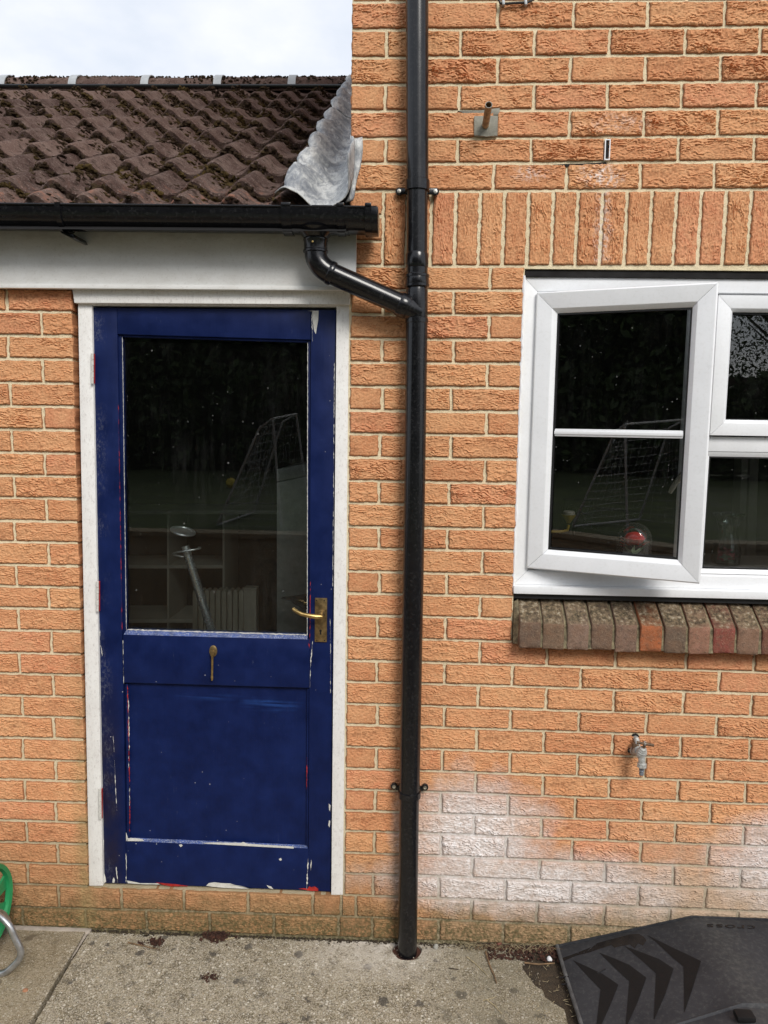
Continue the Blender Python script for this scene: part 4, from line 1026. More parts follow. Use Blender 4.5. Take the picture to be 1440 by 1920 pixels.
# ------------------------------------------------------------ roof
TH = rad(29.5); GA = 0.28; S0Y, S0Z = -0.1228, 2.4066
def roofp(x, s, h):
    """x along, s up the slope, h above the slope plane"""
    return np.array([x, S0Y + s * math.cos(TH) - h * math.sin(TH), S0Z + s * math.sin(TH) + h * math.cos(TH)])
roof = empty('roof', roofp(-1.0, 0, 0), parent=garage)
TW = 0.300; RH = 0.043
def rollh(u):
    """u in metres across; rolls every 150 mm"""
    q = (u / 0.150) % 1.0
    c = 0.5 - 0.5 * math.cos(2 * math.pi * q)
    return RH * c ** 1.5
def tile_mesh(seed):
    TLn = 0.36; th = 0.028; nu = 26; v = []
    svals = [0.0, 0.006, 0.09, 0.18, 0.27, TLn]
    rr = random.Random(seed)
    for layer in (0, 1):
        for s in svals:
            for i in range(nu + 1):
                u = -TW / 2 + TW * i / nu
                h = rollh(u + TW / 2) + 0.032 * (1 - s / GA) + 0.002
                if layer == 1: h -= th
                elif s == 0.0: h -= 0.005
                ch = (float(perl(u * 60 + seed, s * 10, seed)) - 0.5) * 0.008 if s < 0.01 else 0
                v.append((u, s + ch, h + (float(perl(u * 40, s * 30 + seed, seed)) - 0.5) * 0.002))
    n = nu + 1; m = len(svals); f = []
    for j in range(m - 1):
        for i in range(nu):
            a = j * n + i; f.append((a, a + 1, a + n + 1, a + n))
            a += m * n; f.append((a, a + n, a + n + 1, a + 1))
    for i in range(nu): f.append((i, m * n + i, m * n + i + 1, i + 1))
    for j in range(m - 1):
        a = j * n; f.append((a, a + n, m * n + a + n, m * n + a)); a += nu; f.append((a, m * n + a, m * n + a + n, a + n))
    # slope frame -> world axes
    c, s_ = math.cos(TH), math.sin(TH)
    v = [(x, s * c - h * s_, s * s_ + h * c) for x, s, h in v]
    me = mesh_from('roof_tile', v, f, True, 50); me.materials.append(M['tile'])
    return me
TILES = [tile_mesh(300 + i) for i in range(5)]
XT0 = -0.02
courses = [0.012] + [0.16 + GA * i for i in range(9)]
TILEPOS = []
for ci, s in enumerate(courses):
    for i in range(10 if ci < 9 else 11):
        x = XT0 - TW / 2 - 0.10 - i * TW - 0.012 * ci * 0
        o = bpy.data.objects.new('roof_tile', random.choice(TILES)); COL.objects.link(o)
        p = roofp(x, s + random.uniform(-0.006, 0.006), random.uniform(0, 0.003) - (0.038 if ci == 0 else 0.030))
        setloc(o, p, roof)
        if ci == 9: o.scale = (1, 0.45, 0.6)
        o.rotation_euler = (random.uniform(-.006, .006), random.uniform(-.006, .006), random.uniform(-.008, .008))
# battens / underlay
MB().add([roofp(-3.2, -0.06, -0.045), roofp(0.0, -0.06, -0.045), roofp(0.0, 2.66, -0.045), roofp(-3.2, 2.66, -0.045)], [(0, 1, 2, 3)]).build('underlay', M['dark'], roof, smooth=False)
# ridge
RS_ = 2.56
rc = roofp(0, RS_, -0.045)
yr = rc[1] + 0.02; zr = float(at(300, 148.5, yr)[2]) - 0.118 * 0.80
m = MB(); m.add([(-3.3, yr + 0.04, zr - 0.02), (0, yr + 0.04, zr - 0.02), (0, yr + 2.2, zr - 1.25), (-3.3, yr + 2.2, zr - 1.25)], [(0, 1, 2, 3)]); m.build('rear_slope', M['tile'], roof, smooth=False)
def arc_tile(x0, x1, r, dz=0.0, th=0.014, n=14, lo=-8, hi=188):
    v = []; f = []
    for x in (x0, x1):
        for rr in (r, r - th):
            for k in range(n + 1):
                a = rad(lo + (hi - lo) * k / n)
                v.append((x, yr - math.cos(a) * rr, zr + dz + math.sin(a) * rr * 0.80))
    m_ = n + 1
    for k in range(n):
        f += [(k, k + 1, 2 * m_ + k + 1, 2 * m_ + k), (m_ + k, 3 * m_ + k, 3 * m_ + k + 1, m_ + k + 1), (k, m_ + k, m_ + k + 1, k + 1), (2 * m_ + k, 2 * m_ + k + 1, 3 * m_ + k + 1, 3 * m_ + k)]
    f += [(0, 2 * m_, 3 * m_, m_), (n, m_ + n, 3 * m_ + n, 2 * m_ + n)]
    return v, f
xr = [at(px_, 150, yr - 0.10)[0] for px_ in (548, 409, 273, 138, 5)]
xr = [0.0] + xr + [xr[-1] - 0.45, xr[-1] - 0.9]
for i in range(len(xr) - 1):
    v, f = arc_tile(xr[i + 1] + 0.004, xr[i] - 0.004, 0.118, random.uniform(-0.004, 0.004))
    MB().add(v, f).build('ridge_tile', M['tile'], roof, sharp=60)
for i in range(1, len(xr)):
    v, f = arc_tile(xr[i] - 0.022, xr[i] + 0.022, 0.131, 0, 0.006, lo=2, hi=178)
    MB().add(v, f).build('ridge_clip', M['clip'], roof, sharp=60)
m = MB(); m.tube([(-3.2, yr - 0.122, zr + 0.006), (-0.01, yr - 0.122, zr + 0.006)], 0.011, 8)
m.build('ridge_seal_strip', M['black'], roof)
# moss: lumps along tile lips, in the pans and on the ridge
def lumps(name, pts, mat, parent, seed):
    bm = bmesh.new(); bmesh.ops.create_icosphere(bm, subdivisions=1, radius=1)
    bv = np.array([v.co[:] for v in bm.verts]); bf = np.array([[v.index for v in f_.verts] for f_ in bm.faces]); bm.free()
    rs = np.random.RandomState(seed)
    V = []; F = []; k = 0
    for (p, r, fl) in pts:
        s = bv * (1 + 0.35 * rs.randn(len(bv), 1)) * np.array([r, r, r * fl])
        V.append(s + p); F.append(bf + k); k += len(bv)
    V = np.concatenate(V); F = np.concatenate(F)
    c = V.mean(0)
    o = link_mesh(name, mesh_from(name, V - c, F, False), mat, c, parent)
    o['kind'] = 'stuff'
    return o
ml = []
rs = np.random.RandomState(5)
for ci, s in enumerate(courses):
    for x in np.arange(-3.1, -0.14, 0.0055):
        u = (x - (XT0 - 0.10)) % 0.150
        h = rollh(u) - 0.034
        dens = float(perl(x * 9 + 100, ci * 3.3, 77))
        pan = 1 - rollh(u) / RH
        near = 1.0 + 0.5 * (x > -1.0)
        if ci and rs.rand() < (0.22 + 1.0 * (dens > 0.36)) * 0.9:
            ml.append((roofp(x, s + rs.uniform(-0.012, 0.012), h + rs.uniform(0.004, 0.028)), rs.uniform(0.004, 0.0105), 0.9))
        if ci and pan < 0.75 and float(perl(x * 13 + 31, ci * 5.1, 55)) > 0.22:      # dark moss packed under each roll end
            for _ in range(3): ml.append((roofp(x, s - rs.uniform(0.0, 0.010), -0.030 + rs.uniform(0.0, 1.0) * (rollh(u) + 0.028)), rs.uniform(0.005, 0.0095), 0.9))
    for _ in range(2300 if ci else 0):     # patches in the pans and on the backs of rolls
        x = rs.uniform(-3.1, -0.14); ss = s - rs.rand() ** 1.6 * 0.17
        u = (x - (XT0 - 0.10)) % 0.150
        h = rollh(u) - 0.032 + 0.032 * max(0.0, 1 - (ss - s + GA) / GA if ss < s else 1.0)
        gate = float(perl(x * 7 + 3, ss * 7 + 9, 31)); pan = 1 - rollh(u) / RH
        if gate + 0.24 * pan + 0.10 * (x > -1.2) > 0.54:
            ml.append((roofp(x, ss, h + 0.003), rs.uniform(0.004, 0.013), 0.55))
for _ in range(1700):
    x = rs.uniform(-3.1, -0.01); a = rad(rs.uniform(10, 120))
    if float(perl(x * 6, a * 2, 8)) > 0.45:
        ml.append((np.array([x, yr - math.cos(a) * 0.12, zr + math.sin(a) * 0.12 * 0.8]), rs.uniform(0.004, 0.0095), 0.7))
lumps('moss', ml, M['moss'], roof, 9)

# ------------------------------------------------------------ lead flashing
def lead_grid(s0, s1, n, lift=0.0):
    P = np.zeros((n, 30, 3))
    for i in range(n):
        s = s0 + (s1 - s0) * i / (n - 1)
        ph = (s + 0.12) / GA
        saw = ph - math.floor(ph)
        for j in range(30):
            t = j / 29.0
            wl = 0.186 + 0.011 * math.cos(2 * math.pi * ph) + 0.010 * (float(perl(s * 5, 3, 60)) - 0.5) + 0.024 * max(0, 0.16 - s) / 0.16
            step_ = 0.012 + 0.013 * math.cos(2 * math.pi * (ph - 0.12)) + 0.006 * (float(perl(s * 8, t * 3, 61)) - 0.5)
            if t < 0.82:
                q = t / 0.82
                x = -wl * (1 - q) - 0.006 * q
                if x < -0.10:
                    k = (x + 0.10) / -0.095
                    h = -0.006 + (0.038 + step_) * math.sin(min(1.0, k * 1.25) * math.pi / 2) - (0.012 * max(0, k - 0.82) / 0.18)
                else:
                    k = (x + 0.10) / 0.094
                    h = -0.006 - 0.010 * math.sin(k * math.pi) + 0.070 * max(0, k - 0.25) ** 2.2
            else:
                q = (t - 0.82) / 0.18
                x = -0.006 + 0.003 * math.sin(s * 9)
                h = 0.028 + 0.11 * q
            h += 0.014 * (float(perl(s * 15, t * 8, 40)) - 0.5) + 0.009 * (float(perl(s * 38, t * 14, 42)) - 0.5)
            p = roofp(x, s, h + lift)
            if p[1] < 0.01:      # in front of the wall the upstand splays over the corner
                k = min(1.0, (0.01 - p[1]) / 0.05)
                if t > 0.66: p[0] += k * 0.016 * min(1, (t - 0.66) / 0.2)
            P[i, j] = p
    return P
fl = empty('lead_flashing', roofp(-0.1, 0, 0.02), parent=garage)
grid_obj('lead_sheet', lead_grid(-0.030, 1.47, 110, 0.026), M['lead'], fl, 0.003)
grid_obj('lead_sheet', lead_grid(1.44, 2.50, 70, 0.032), M['lead'], fl, 0.003)
# the ear of lead turned on to the front face of the wall
P = np.zeros((14, 8, 3))
ear = [((662, 262), (679, 258)), ((660, 275), (680, 270)), ((659, 290), (679.5, 285)), ((659, 303), (678, 300)), ((659, 315), (675, 315)), ((659, 330), (670, 330)), ((658, 345), (667, 343)), ((657, 360), (665, 356)), ((654, 372), (664, 368)), ((648, 380), (660, 376))]
for i in range(14):
    t = i / 13 * (len(ear) - 1); k = min(int(t), len(ear) - 2); q = t - k
    for j in range(8):
        w = j / 7
        xa = ear[k][0][0] * (1 - q) + ear[k + 1][0][0] * q; ya = ear[k][0][1] * (1 - q) + ear[k + 1][0][1] * q
        xb = ear[k][1][0] * (1 - q) + ear[k + 1][1][0] * q; yb = ear[k][1][1] * (1 - q) + ear[k + 1][1][1] * q
        Y = -0.008 - 0.045 * (i / 13) - 0.006 * math.sin(w * 3.1) - 0.004 * math.sin(i * 1.3)
        P[i, j] = at(xa + (xb - xa) * w, ya + (yb - ya) * w, Y)
grid_obj('lead_ear', P, M['lead'], fl, 0.003)

# ============================================================ GUTTER
gut = empty('rain_gutter', (-1.0, -0.1, 2.36), 'black plastic gutter with its swan-neck outlet under the tiled roof edge', 'gutter')
GY = -0.098; GR = 0.057; GZT = at(300, 383, GY - GR)[2]; GZB = at(300, 428, GY - 0.02)[2]
def gutter_z(x): return GZT - 0.004 * (x + 0.56)
def half_round(x0, x1, r, drop, extra=0.0, th=0.003, n=20):
    v = []; f = []
    for x in (x0, x1):
        for rr, sgn in ((r + extra, 1), (r + extra - th, -1)):
            for k in range(n + 1):
                a = math.pi * k / n
                yy = GY - math.cos(a) * rr; zz = gutter_z(x) + (0.002 if extra and k in (0, n) else 0) - (math.sin(a) ** 0.72) * (drop + extra - (th if sgn < 0 else 0))
                v.append((x, yy, zz))
    m_ = n + 1
    for k in range(n):
        f += [(k, 2 * m_ + k, 2 * m_ + k + 1, k + 1), (m_ + k, m_ + k + 1, 3 * m_ + k + 1, 3 * m_ + k), (k, k + 1, m_ + k + 1, m_ + k), (2 * m_ + k, 3 * m_ + k, 3 * m_ + k + 1, 2 * m_ + k + 1)]
    f += [(0, m_, 3 * m_, 2 * m_), (n, 2 * m_ + n, 3 * m_ + n, m_ + n)]
    return v, f
DROP = 0.066
gx = lambda px_: at(px_, 405, GY - GR)[0]
MB().add(*half_round(-3.3, gx(536), GR, DROP)).build('gutter_channel', M['black'], gut, sharp=40)
MB().add(*half_round(gx(530), gx(652), GR, DROP, 0.003)).build('outlet_body', M['black'], gut, sharp=40)
MB().add(*half_round(gx(640), gx(706), GR, DROP, 0.0005)).build('gutter_channel', M['black'], gut, sharp=40)
MB().tube([(-3.2, GY - GR - 0.001, GZT + 0.004), (gx(700), GY - GR - 0.001, GZT - 0.004)], 0.0035, 8).build('gutter_rim', M['black'], gut)
MB().tube([(-3.2, GY - 0.034, GZT - DROP + 0.0085), (gx(536), GY - 0.034, GZT - DROP + 0.0015)], 0.0024, 6).build('gutter_seam', M['black'], gut)
for a_, b_ in ((527, 545), (631, 645), (684, 696)):
    MB().add(*half_round(gx(a_), gx(b_), GR, DROP, 0.0065, 0.005)).build('union_clip', M['black'], gut, sharp=40)
    MB().box(gx(a_) , gx(b_), GY - GR - 0.009, GY - GR + 0.004, GZT - 0.004, GZT + 0.006, 0.002).build('clip_hook', M['black'], gut)
# end stop
m = MB(); pts = [(GY - math.cos(math.pi * k / 16) * (GR + 0.004), GZT - 0.004 - math.sin(math.pi * k / 16) ** .72 * (DROP + 0.004)) for k in range(17)]
bm = bmesh.new(); x0, x1 = gx(694), gx(708.5)
A = [bm.verts.new((x0, y, z)) for y, z in pts]; B = [bm.verts.new((x1, y, z)) for y, z in pts]
bm.faces.new(A); bm.faces.new(B[::-1])
for k in range(17): bm.faces.new((A[k], B[k], B[(k + 1) % 17], A[(k + 1) % 17]))
m.bm(bm, 0.001); m.build('end_stop', M['black'], gut)
# support bracket at the left
bx0 = gx(110); m = MB()
m.add(*half_round(bx0 - 0.010, bx0 + 0.006, GR, DROP, 0.006, 0.006))
m.prism([(bx0 - 0.010, GZT - DROP - 0.006), (bx0 + 0.030, GZT - DROP - 0.014), (bx0 + 0.035, GZT - DROP - 0.026), (bx0 + 0.026, GZT - DROP - 0.026), (bx0 - 0.006, GZT - DROP - 0.012)], GY - 0.030, FY - 0.0005, 0.001)
m.build('fascia_bracket', M['black'], gut, sharp=40)
# swan neck
ox = at(592, 440, GY)[0]; zo = GZT - DROP
PT = lambda x, y, Y: at(x, y, Y)
MB().lathe([(0.060, 0.010), (0.050, 0.0), (0.042, -0.010), (0.035, -0.016), (0.0335, -0.045)], (ox, GY, zo), n=28).build('outlet_spout', M['black'], gut)
zs1 = at(592, 449, GY)[2]; zs2 = at(592, 472, GY)[2]
MB().lathe([(0.0345, zs1 + 0.004), (0.0375, zs1), (0.0375, zs1 - 0.004), (0.0355, zs1 - 0.007), (0.0355, zs2 + 0.006), (0.038, zs2 + 0.003), (0.038, zs2 - 0.002), (0.034, zs2 - 0.004)], (ox, GY, 0), n=28).build('socket', M['black'], gut)
c = PT(586, 453, GY - 0.036); MB().lathe([(0.003, 0), (0.003, 0.0012), (0.001, 0.0016)], (c[0], GY - 0.0358, c[2]), (0, -1, 0), 10).build('screw', M['brassworn'], gut)
YB = -0.068; YP = -0.052
q0 = np.array([ox, GY, zs2]); q1 = PT(592, 486, GY); q1[0] = ox
e0 = PT(622, 513, GY + 0.003); e1 = PT(756, 573, YB); e2 = PT(783, 586, YP)
bend = []
p0, p1, p2 = q0 + [0, 0, 0.0], np.array([ox, GY, q1[2] - 0.020]), e0
for i in range(13):
    t = i / 12; bend.append((1 - t) ** 2 * p0 + 2 * t * (1 - t) * p1 + t * t * p2)
MB().tube(bend, 0.0338, 26).build('bend', M['black'], gut)
dv = (e1 - e0) / np.linalg.norm(e1 - e0)
MB().tube([e0 - dv * 0.012, e0 - dv * 0.008, e0 + dv * 0.002, e0 + dv * 0.006], 0.036, 26, rs=[0.034, 0.0365, 0.0365, 0.0345]).build('bend_collar', M['black'], gut)
MB().tube([e0, e1], 0.0325, 26).build('offset_pipe', M['black'], gut)

# ============================================================ DOWNPIPE
dp = empty('downpipe', at(765, 1790, YP), 'tall glossy black plastic downpipe between the blue door and the window', 'downpipe')
PR = 0.034
def pc(y):     # centre line pixel x at photo row y
    xs = [(0, 782), (345, 782.5), (600, 781.5), (1000, 776), (1500, 767.5), (1800, 763.5)]
    return np.interp(y, [a for a, b in xs], [b for a, b in xs])
def pp(y): return at(pc(y), y, YP)
topz = 3.9
p_top = pp(10); p_top = p_top + (p_top - pp(340)) / (p_top[2] - pp(340)[2]) * (topz - p_top[2])
MB().tube([p_top, pp(345)], PR, 32).build('upper_pipe', M['black'], dp)
MB().tube([pp(338), pp(480)], PR - 0.0022, 32).build('middle_pipe', M['black'], dp)
MB().tube([pp(596), pp(1000), pp(1495)], PR, 32).build('lower_pipe', M['black'], dp)
low = pp(1808); MB().tube([pp(1488), low, low - [0, 0, 0.25]], PR - 0.0015, 32).build('foot_pipe', M['black'], dp)
def collar(y0, y1, r, name='collar'):
    a, b = pp(y0), pp(y1); d = (b - a)
    MB().tube([a, a + d * 0.12, a + d * 0.88, b], r, 32, rs=[r - 0.003, r, r, r - 0.003]).build(name, M['black'], dp)
collar(338, 352, PR + 0.004); collar(474, 504, PR + 0.001, 'socket'); collar(500, 516, PR - 0.001); collar(514, 540, PR + 0.003, 'socket'); collar(515, 521, PR + 0.0045, 'collar_bead'); collar(533, 539, PR + 0.0045, 'collar_bead')
collar(538, 602, PR - 0.0002, 'branch_body'); collar(596, 607, PR + 0.0015)
MB().tube([e1 - dv * 0.016, e1 - dv * 0.012, e1 + dv * 0.012, e1 + dv * 0.016], 0.036, 26, rs=[0.0345, 0.0368, 0.0368, 0.035]).build('branch_socket', M['black'], dp)
MB().tube([e1, e2 + dv * 0.004], 0.0335, 26).build('branch_arm', M['black'], dp)
for yb in (352, 1488):
    c = pp(yb); m = MB()
    for k in range(1):
        ring_pts = []
    h = 0.010
    a_ = c + [0, 0, h]; b_ = c - [0, 0, h]
    m.tube([a_, b_], PR + 0.0042, 30, rs=None)
    if yb == 352:
        m.box(c[0] - 0.062, c[0] + 0.062, -0.024, -0.016, c[2] - 0.011, c[2] + 0.007, 0.003); sz = c[2] - 0.002
    else:
        m.box(c[0] - 0.048, c[0] + 0.048, -0.020, -0.012, c[2] - 0.006, c[2] + 0.010, 0.003); sz = c[2] + 0.008
    br = m.build('pipe_bracket', M['black'], dp)
    off = 0.056 if yb == 352 else 0.052
    for s_ in (-1, 1):
        lug = MB().lathe([(0.001, 0), (0.0115, 0.0), (0.0115, 0.0075), (0.0105, 0.0088), (0.006, 0.009), (0.001, 0.0090)], (c[0] + s_ * off, -0.014, sz), (0, -1, 0), 18).build('lug', M['black'], br)
        MB().lathe([(0.001, 0), (0.0064, 0.0), (0.0062, 0.0015), (0.0020, 0.002), (0.001, 0.0012)], (c[0] + s_ * off, -0.0232, sz), (0, -1, 0), 14).build('screw', M['screw'], br)
        MB().tube([(c[0] + s_ * off, -0.013, sz), (c[0] + s_ * off, 0.004, sz)], 0.008, 10).build('spacer', M['black'], br)

# ============================================================ SMALL THINGS ON THE WALL
# overflow stub
st = empty('overflow_pipe', at(911, 235, -0.003), 'rusty copper overflow stub sticking out of a square grey mortar patch', 'pipe')
m = MB(); m.pxprism([(889, 217), (934, 216), (933, 254.5), (912, 256), (889, 254)], -0.0105, 0.02, 0.003); m.build('mortar_patch', M['plinth'], st)
m = MB(); m.pxprism([(858, 207), (900, 207), (937, 202), (937, 215), (889, 216), (870, 213)], -0.0015, 0.02, 0.001); m.build('mortar_smear', M['plinth'], st)
s0, s1 = at(910, 236, -0.009), at(916.5, 197, -0.105)
m = MB(); m.tube([s0, s1], 0.0105, 20, caps=False); m.tube([s1, s0 + (s1 - s0) * 0.5], 0.0088, 20, caps=False); 
m.add([], []); m.build('stub', M['copper'], st)
dv2 = (s1 - s0) / np.linalg.norm(s1 - s0)
MB().lathe([(0.0088, 0), (0.0106, 0.0), (0.0106, 0.002), (0.0088, 0.002)], s1, tuple(dv2), 20).ring_only().build('stub_rim', M['shelfwhite'], st)
MB().lathe([(0.0087, 0.0), (0.001, 0.0)], s0 + (s1 - s0) * 0.62, tuple(dv2), 16).build('bore', M['dark'], st)
# black fitting at the top edge
tf = empty('cable_clip', at(965, 4, -0.01), 'short black cable held by two grey clips at the top edge of the wall', 'cable clip')
MB().tube([at(934, -3, -0.012), at(938, 6, -0.014), at(945, 7, -0.014), at(962, 6, -0.014), at(990, 4.5, -0.014), at(999, 0, -0.012), at(1000, -12, -0.008)], 0.0035, 8).build('cable', M['blackmatt'], tf)
for xx in (943, 985): MB().pxprism([(xx - 2, -2), (xx + 3, -2), (xx + 4, 8), (xx - 1, 8)], -0.019, 0.004, 0.001).build('clip', M['clip'], tf)
# tap
tp = empty('outdoor_tap', at(1190, 1385, 0), 'limescaled metal garden tap on the brick wall below the window', 'tap')
w0 = at(1191, 1383, 0.0)
MB().lathe([(0.014, 0.004), (0.014, -0.002), (0.012, -0.002)], w0, (0, -1, 0), 20).build('wall_hole', M['dark'], tp)
MB().tube([w0 + [0, 0.01, 0], w0 + [0, -0.018, 0], w0 + [0.001, -0.025, -0.008], w0 + [0.002, -0.026, -0.03]], 0.0085, 16).build('elbow', M['tapmetal'], tp)
b0 = at(1192, 1398, -0.026)
MB().lathe([(0.010, 0.008), (0.0125, 0.004), (0.0125, -0.010), (0.0135, -0.012), (0.0135, -0.022), (0.008, -0.026)], b0, n=8).build('back_plate_elbow', M['taprust'], tp)
bc = at(1198, 1408, -0.05)
MB().tube([at(1190, 1408, -0.008), at(1193, 1408, -0.03), bc], 0.014, 18, rs=[0.017, 0.0135, 0.0145]).build('inlet', M['tapmetal'], tp)
for xx in (1181, ): MB().lathe([(0.009, 0), (0.009, 0.006), (0.003, 0.008)], at(xx, 1406.5, -0.002), (0, -1, 0), 14).build('fixing_lug', M['blackmatt'], tp); MB().lathe([(0.0035, 0), (0.0032, 0.002), (0.001, 0.0022)], at(xx, 1406.5, -0.010), (0, -1, 0), 10).build('screw', M['screw'], tp)
ax = Vector((0.10, -0.42, 0.90)).normalized(); bc2 = np.array(at(1203, 1411, -0.065))
MB().lathe([(0.011, -0.020), (0.0165, -0.010), (0.0170, 0.0), (0.0155, 0.003), (0.0160, 0.006), (0.0135, 0.009), (0.0142, 0.012), (0.011, 0.016), (0.0105, 0.020), (0.006, 0.023)], bc2, tuple(ax), 22).build('bonnet', M['tapmetal'], tp)
sp1 = bc2 + np.array(ax) * 0.042
MB().tube([bc2 + np.array(ax) * 0.020, sp1], 0.0048, 12).build('spindle', M['taprust'], tp)
MB().tube([sp1 + [-0.025, 0.006, 0.001], sp1 + [-0.010, 0.001, 0.0005], sp1, sp1 + [0.014, -0.004, -0.001], sp1 + [0.026, -0.007, -0.002]], 0.005, 12, rs=[0.0048, 0.0042, 0.006, 0.005, 0.0052]).build('tee_handle', M['taprust'], tp)
MB().lathe([(0.0055, -0.004), (0.0065, 0.0), (0.005, 0.005)], sp1, tuple(ax), 12).build('handle_nut', M['tapmetal'], tp)
n0 = bc2 + [0.0, -0.004, -0.014]; nz = at(1205, 1452, n0[1])[2]
MB().tube([bc2 + [0, 0, -0.002], n0, [n0[0] + 0.002, n0[1], nz + 0.034]], 0.011, 18, rs=[0.0125, 0.0115, 0.0105]).build('spout', M['tapmetal'], tp)
MB().lathe([(0.0105, 0.040), (0.0150, 0.037), (0.0155, 0.026), (0.0135, 0.0235), (0.0105, 0.022)], (n0[0] + 0.002, n0[1], nz), n=8).build('hose_nut', M['tapmetal'], tp)
MB().lathe([(0.0085, 0.022), (0.0090, 0.016), (0.0070, 0.014), (0.0085, 0.011), (0.0065, 0.008), (0.0080, 0.004), (0.0070, -0.002), (0.005, -0.002)], (n0[0] + 0.002, n0[1], nz), n=18).build('hose_tail', m_plain('grey_connector', (0.16, 0.18, 0.21), 0.5, 0.3, dirt=(0.6, 0.6, 0.6)), tp)

# ============================================================ GROUND
GZ = -0.010
# lower patio: slabs, the two next to the wall made with care
patio = empty('patio', (0, -1.5, GZ), kind='structure')
from mathutils.geometry import delaunay_2d_cdt
def slab(name, outer, hole=None, z=GZ, th=0.05, mat=None, seed=0, bump=0.0025, step=0.02):
    pts = []; edges = []
    def loop(L):
        b = len(pts); n = 0; out = []
        for i in range(len(L)):
            a = np.array(L[i]); c = np.array(L[(i + 1) % len(L)]); d = max(1, int(np.linalg.norm(c - a) / step))
            for k in range(d): out.append(a + (c - a) * k / d)
        for p in out: pts.append(Vector(p))
        for i in range(len(out)): edges.append((b + i, b + (i + 1) % len(out)))
        return out
    ol = loop(outer); hl = loop(hole) if hole is not None else None
    xs = [p[0] for p in outer]; ys = [p[1] for p in outer]
    def inside(p, L):
        c = False; n = len(L)
        for i in range(n):
            a, b = L[i], L[(i + 1) % n]
            if (a[1] > p[1]) != (b[1] > p[1]) and p[0] < (b[0] - a[0]) * (p[1] - a[1]) / (b[1] - a[1]) + a[0]: c = not c
        return c
    gs = step * 1.2
    for x in np.arange(min(xs) + gs, max(xs), gs):
        for y in np.arange(min(ys) + gs, max(ys), gs):
            if y > -0.75 and x > -1.6 and x < 1.6 or (int(round(x / gs)) % 5 == 0 and int(round(y / gs)) % 5 == 0):
                if inside((x, y), outer) and not (hole is not None and inside((x, y), hole)): pts.append(Vector((x, y)))
    r = delaunay_2d_cdt(pts, edges, [], 0, 1e-5)
    V = r[0]; F = [f for f in r[2] if (lambda c: inside(c, outer) and not (hole is not None and inside(c, hole)))(sum((V[i] for i in f), Vector((0, 0))) / 3)]
    v3 = [(p.x, p.y, z + bump * (float(perl(p.x * 24, p.y * 24, seed)) - 0.5) * 2 + 0.5 * bump * (float(perl(p.x * 70, p.y * 70, seed + 1)) - 0.5)) for p in V]
    m = MB(); m.add(v3, [f if (V[f[1]] - V[f[0]]).cross(V[f[2]] - V[f[0]]) > 0 else f[::-1] for f in F])
    for L in ([ol] + ([hl] if hl else [])):
        n = len(L); sv = [(p[0], p[1], z) for p in L] + [(p[0], p[1], z - th) for p in L]
        m.add(sv, [(i, (i + 1) % n, n + (i + 1) % n, n + i) for i in range(n)])
    return m.build(name, mat or M['concrete'], patio, sharp=40)
j0, j1 = at(168, 1742, Z=GZ), at(58, 1925, Z=GZ)
def wob(L, s, a=0.004):
    rr = random.Random(s); return [(x + rr.uniform(-a, a), y + rr.uniform(-a, a)) for x, y in L]
sl = (j1[0] - j0[0]) / (j1[1] - j0[1])
jx = lambda y: j0[0] + sl * (y - j0[1]) if y > -0.5 else j0[0] + sl * (-0.5 - j0[1])
hc = at(763, 1783, Z=GZ); hc = (hc[0], hc[1] - 0.004)
hole = [(hc[0] + math.cos(a) * (0.050 + 0.005 * math.sin(3 * a)), hc[1] + math.sin(a) * (0.046 + 0.003 * math.cos(2 * a))) for a in [rad(q) for q in range(0, 360, 18)]]
left_edge = [(jx(y) + 0.006, y) for y in (-0.016, -0.1, -0.2, -0.3, -0.4, -0.55)]
right_edge = []
for x, y in ((965, 1783), (985, 1800), (978, 1812), (990, 1830), (1003, 1848), (1018, 1857), (1022, 1870), (1040, 1882), (1058, 1893), (1066, 1925)):
    p = at(x, y, Z=GZ); right_edge.append((p[0], p[1]))
outer = [left_edge[0]] + left_edge[1:] + [(jx(-1) + 0.006, -1.40), (0.70, -1.40)] + right_edge[::-1] + [(0.62, -0.004)]
slab('paving_slab', outer, hole, seed=3)
slab('paving_slab', [(-2.0, -0.014)] + [(-2.0, -1.4)] + [(jx(-1) - 0.007, -1.4)] + [(jx(y) - 0.007, y) for y in (-0.55, -0.4, -0.3, -0.2, -0.1, -0.020)], None, seed=8, z=GZ + 0.004)
for i, (x0, x1, y0, y1) in enumerate(((-2.0, -0.9, -2.6, -1.41), (-0.89, 0.0, -2.6, -1.41), (0.01, 0.9, -2.6, -1.41), (0.91, 1.9, -2.6, -1.41), (0.71, 1.9, -1.4, -0.36), (1.91, 3.2, -2.6, -1.4), (1.91, 3.2, -1.39, -0.005), (-3.2, -2.01, -1.4, -0.01), (-3.2, -2.01, -2.6, -1.41))):
    slab('paving_slab', [(x0, y0), (x1, y0), (x1, y1), (x0, y1)], None, seed=20 + i, z=GZ + 0.002 * (i % 2), step=0.09)
# mortar fillet along the slab joint and by the left wall
m = MB(); m.box(-2.0, jx(0) + 0.01, -0.022, -0.001, GZ - 0.02, GZ + 0.006, 0.003); m.build('joint_filler', M['grout'], patio)
m = MB(); v = []
for i in range(30):
    y = -0.016 - 0.14 * i / 29; w = 0.006 * (1 - i / 40)
    x = jx(y); v += [(x - w, y, GZ + 0.001 + random.uniform(-.002, .002)), (x + w * 0.8, y, GZ + 0.0015 + random.uniform(-.002, .002))]
m.add(v, [(2 * i, 2 * i + 1, 2 * i + 3, 2 * i + 2) for i in range(29)]); m.build('joint_filler', M['grout'], patio)
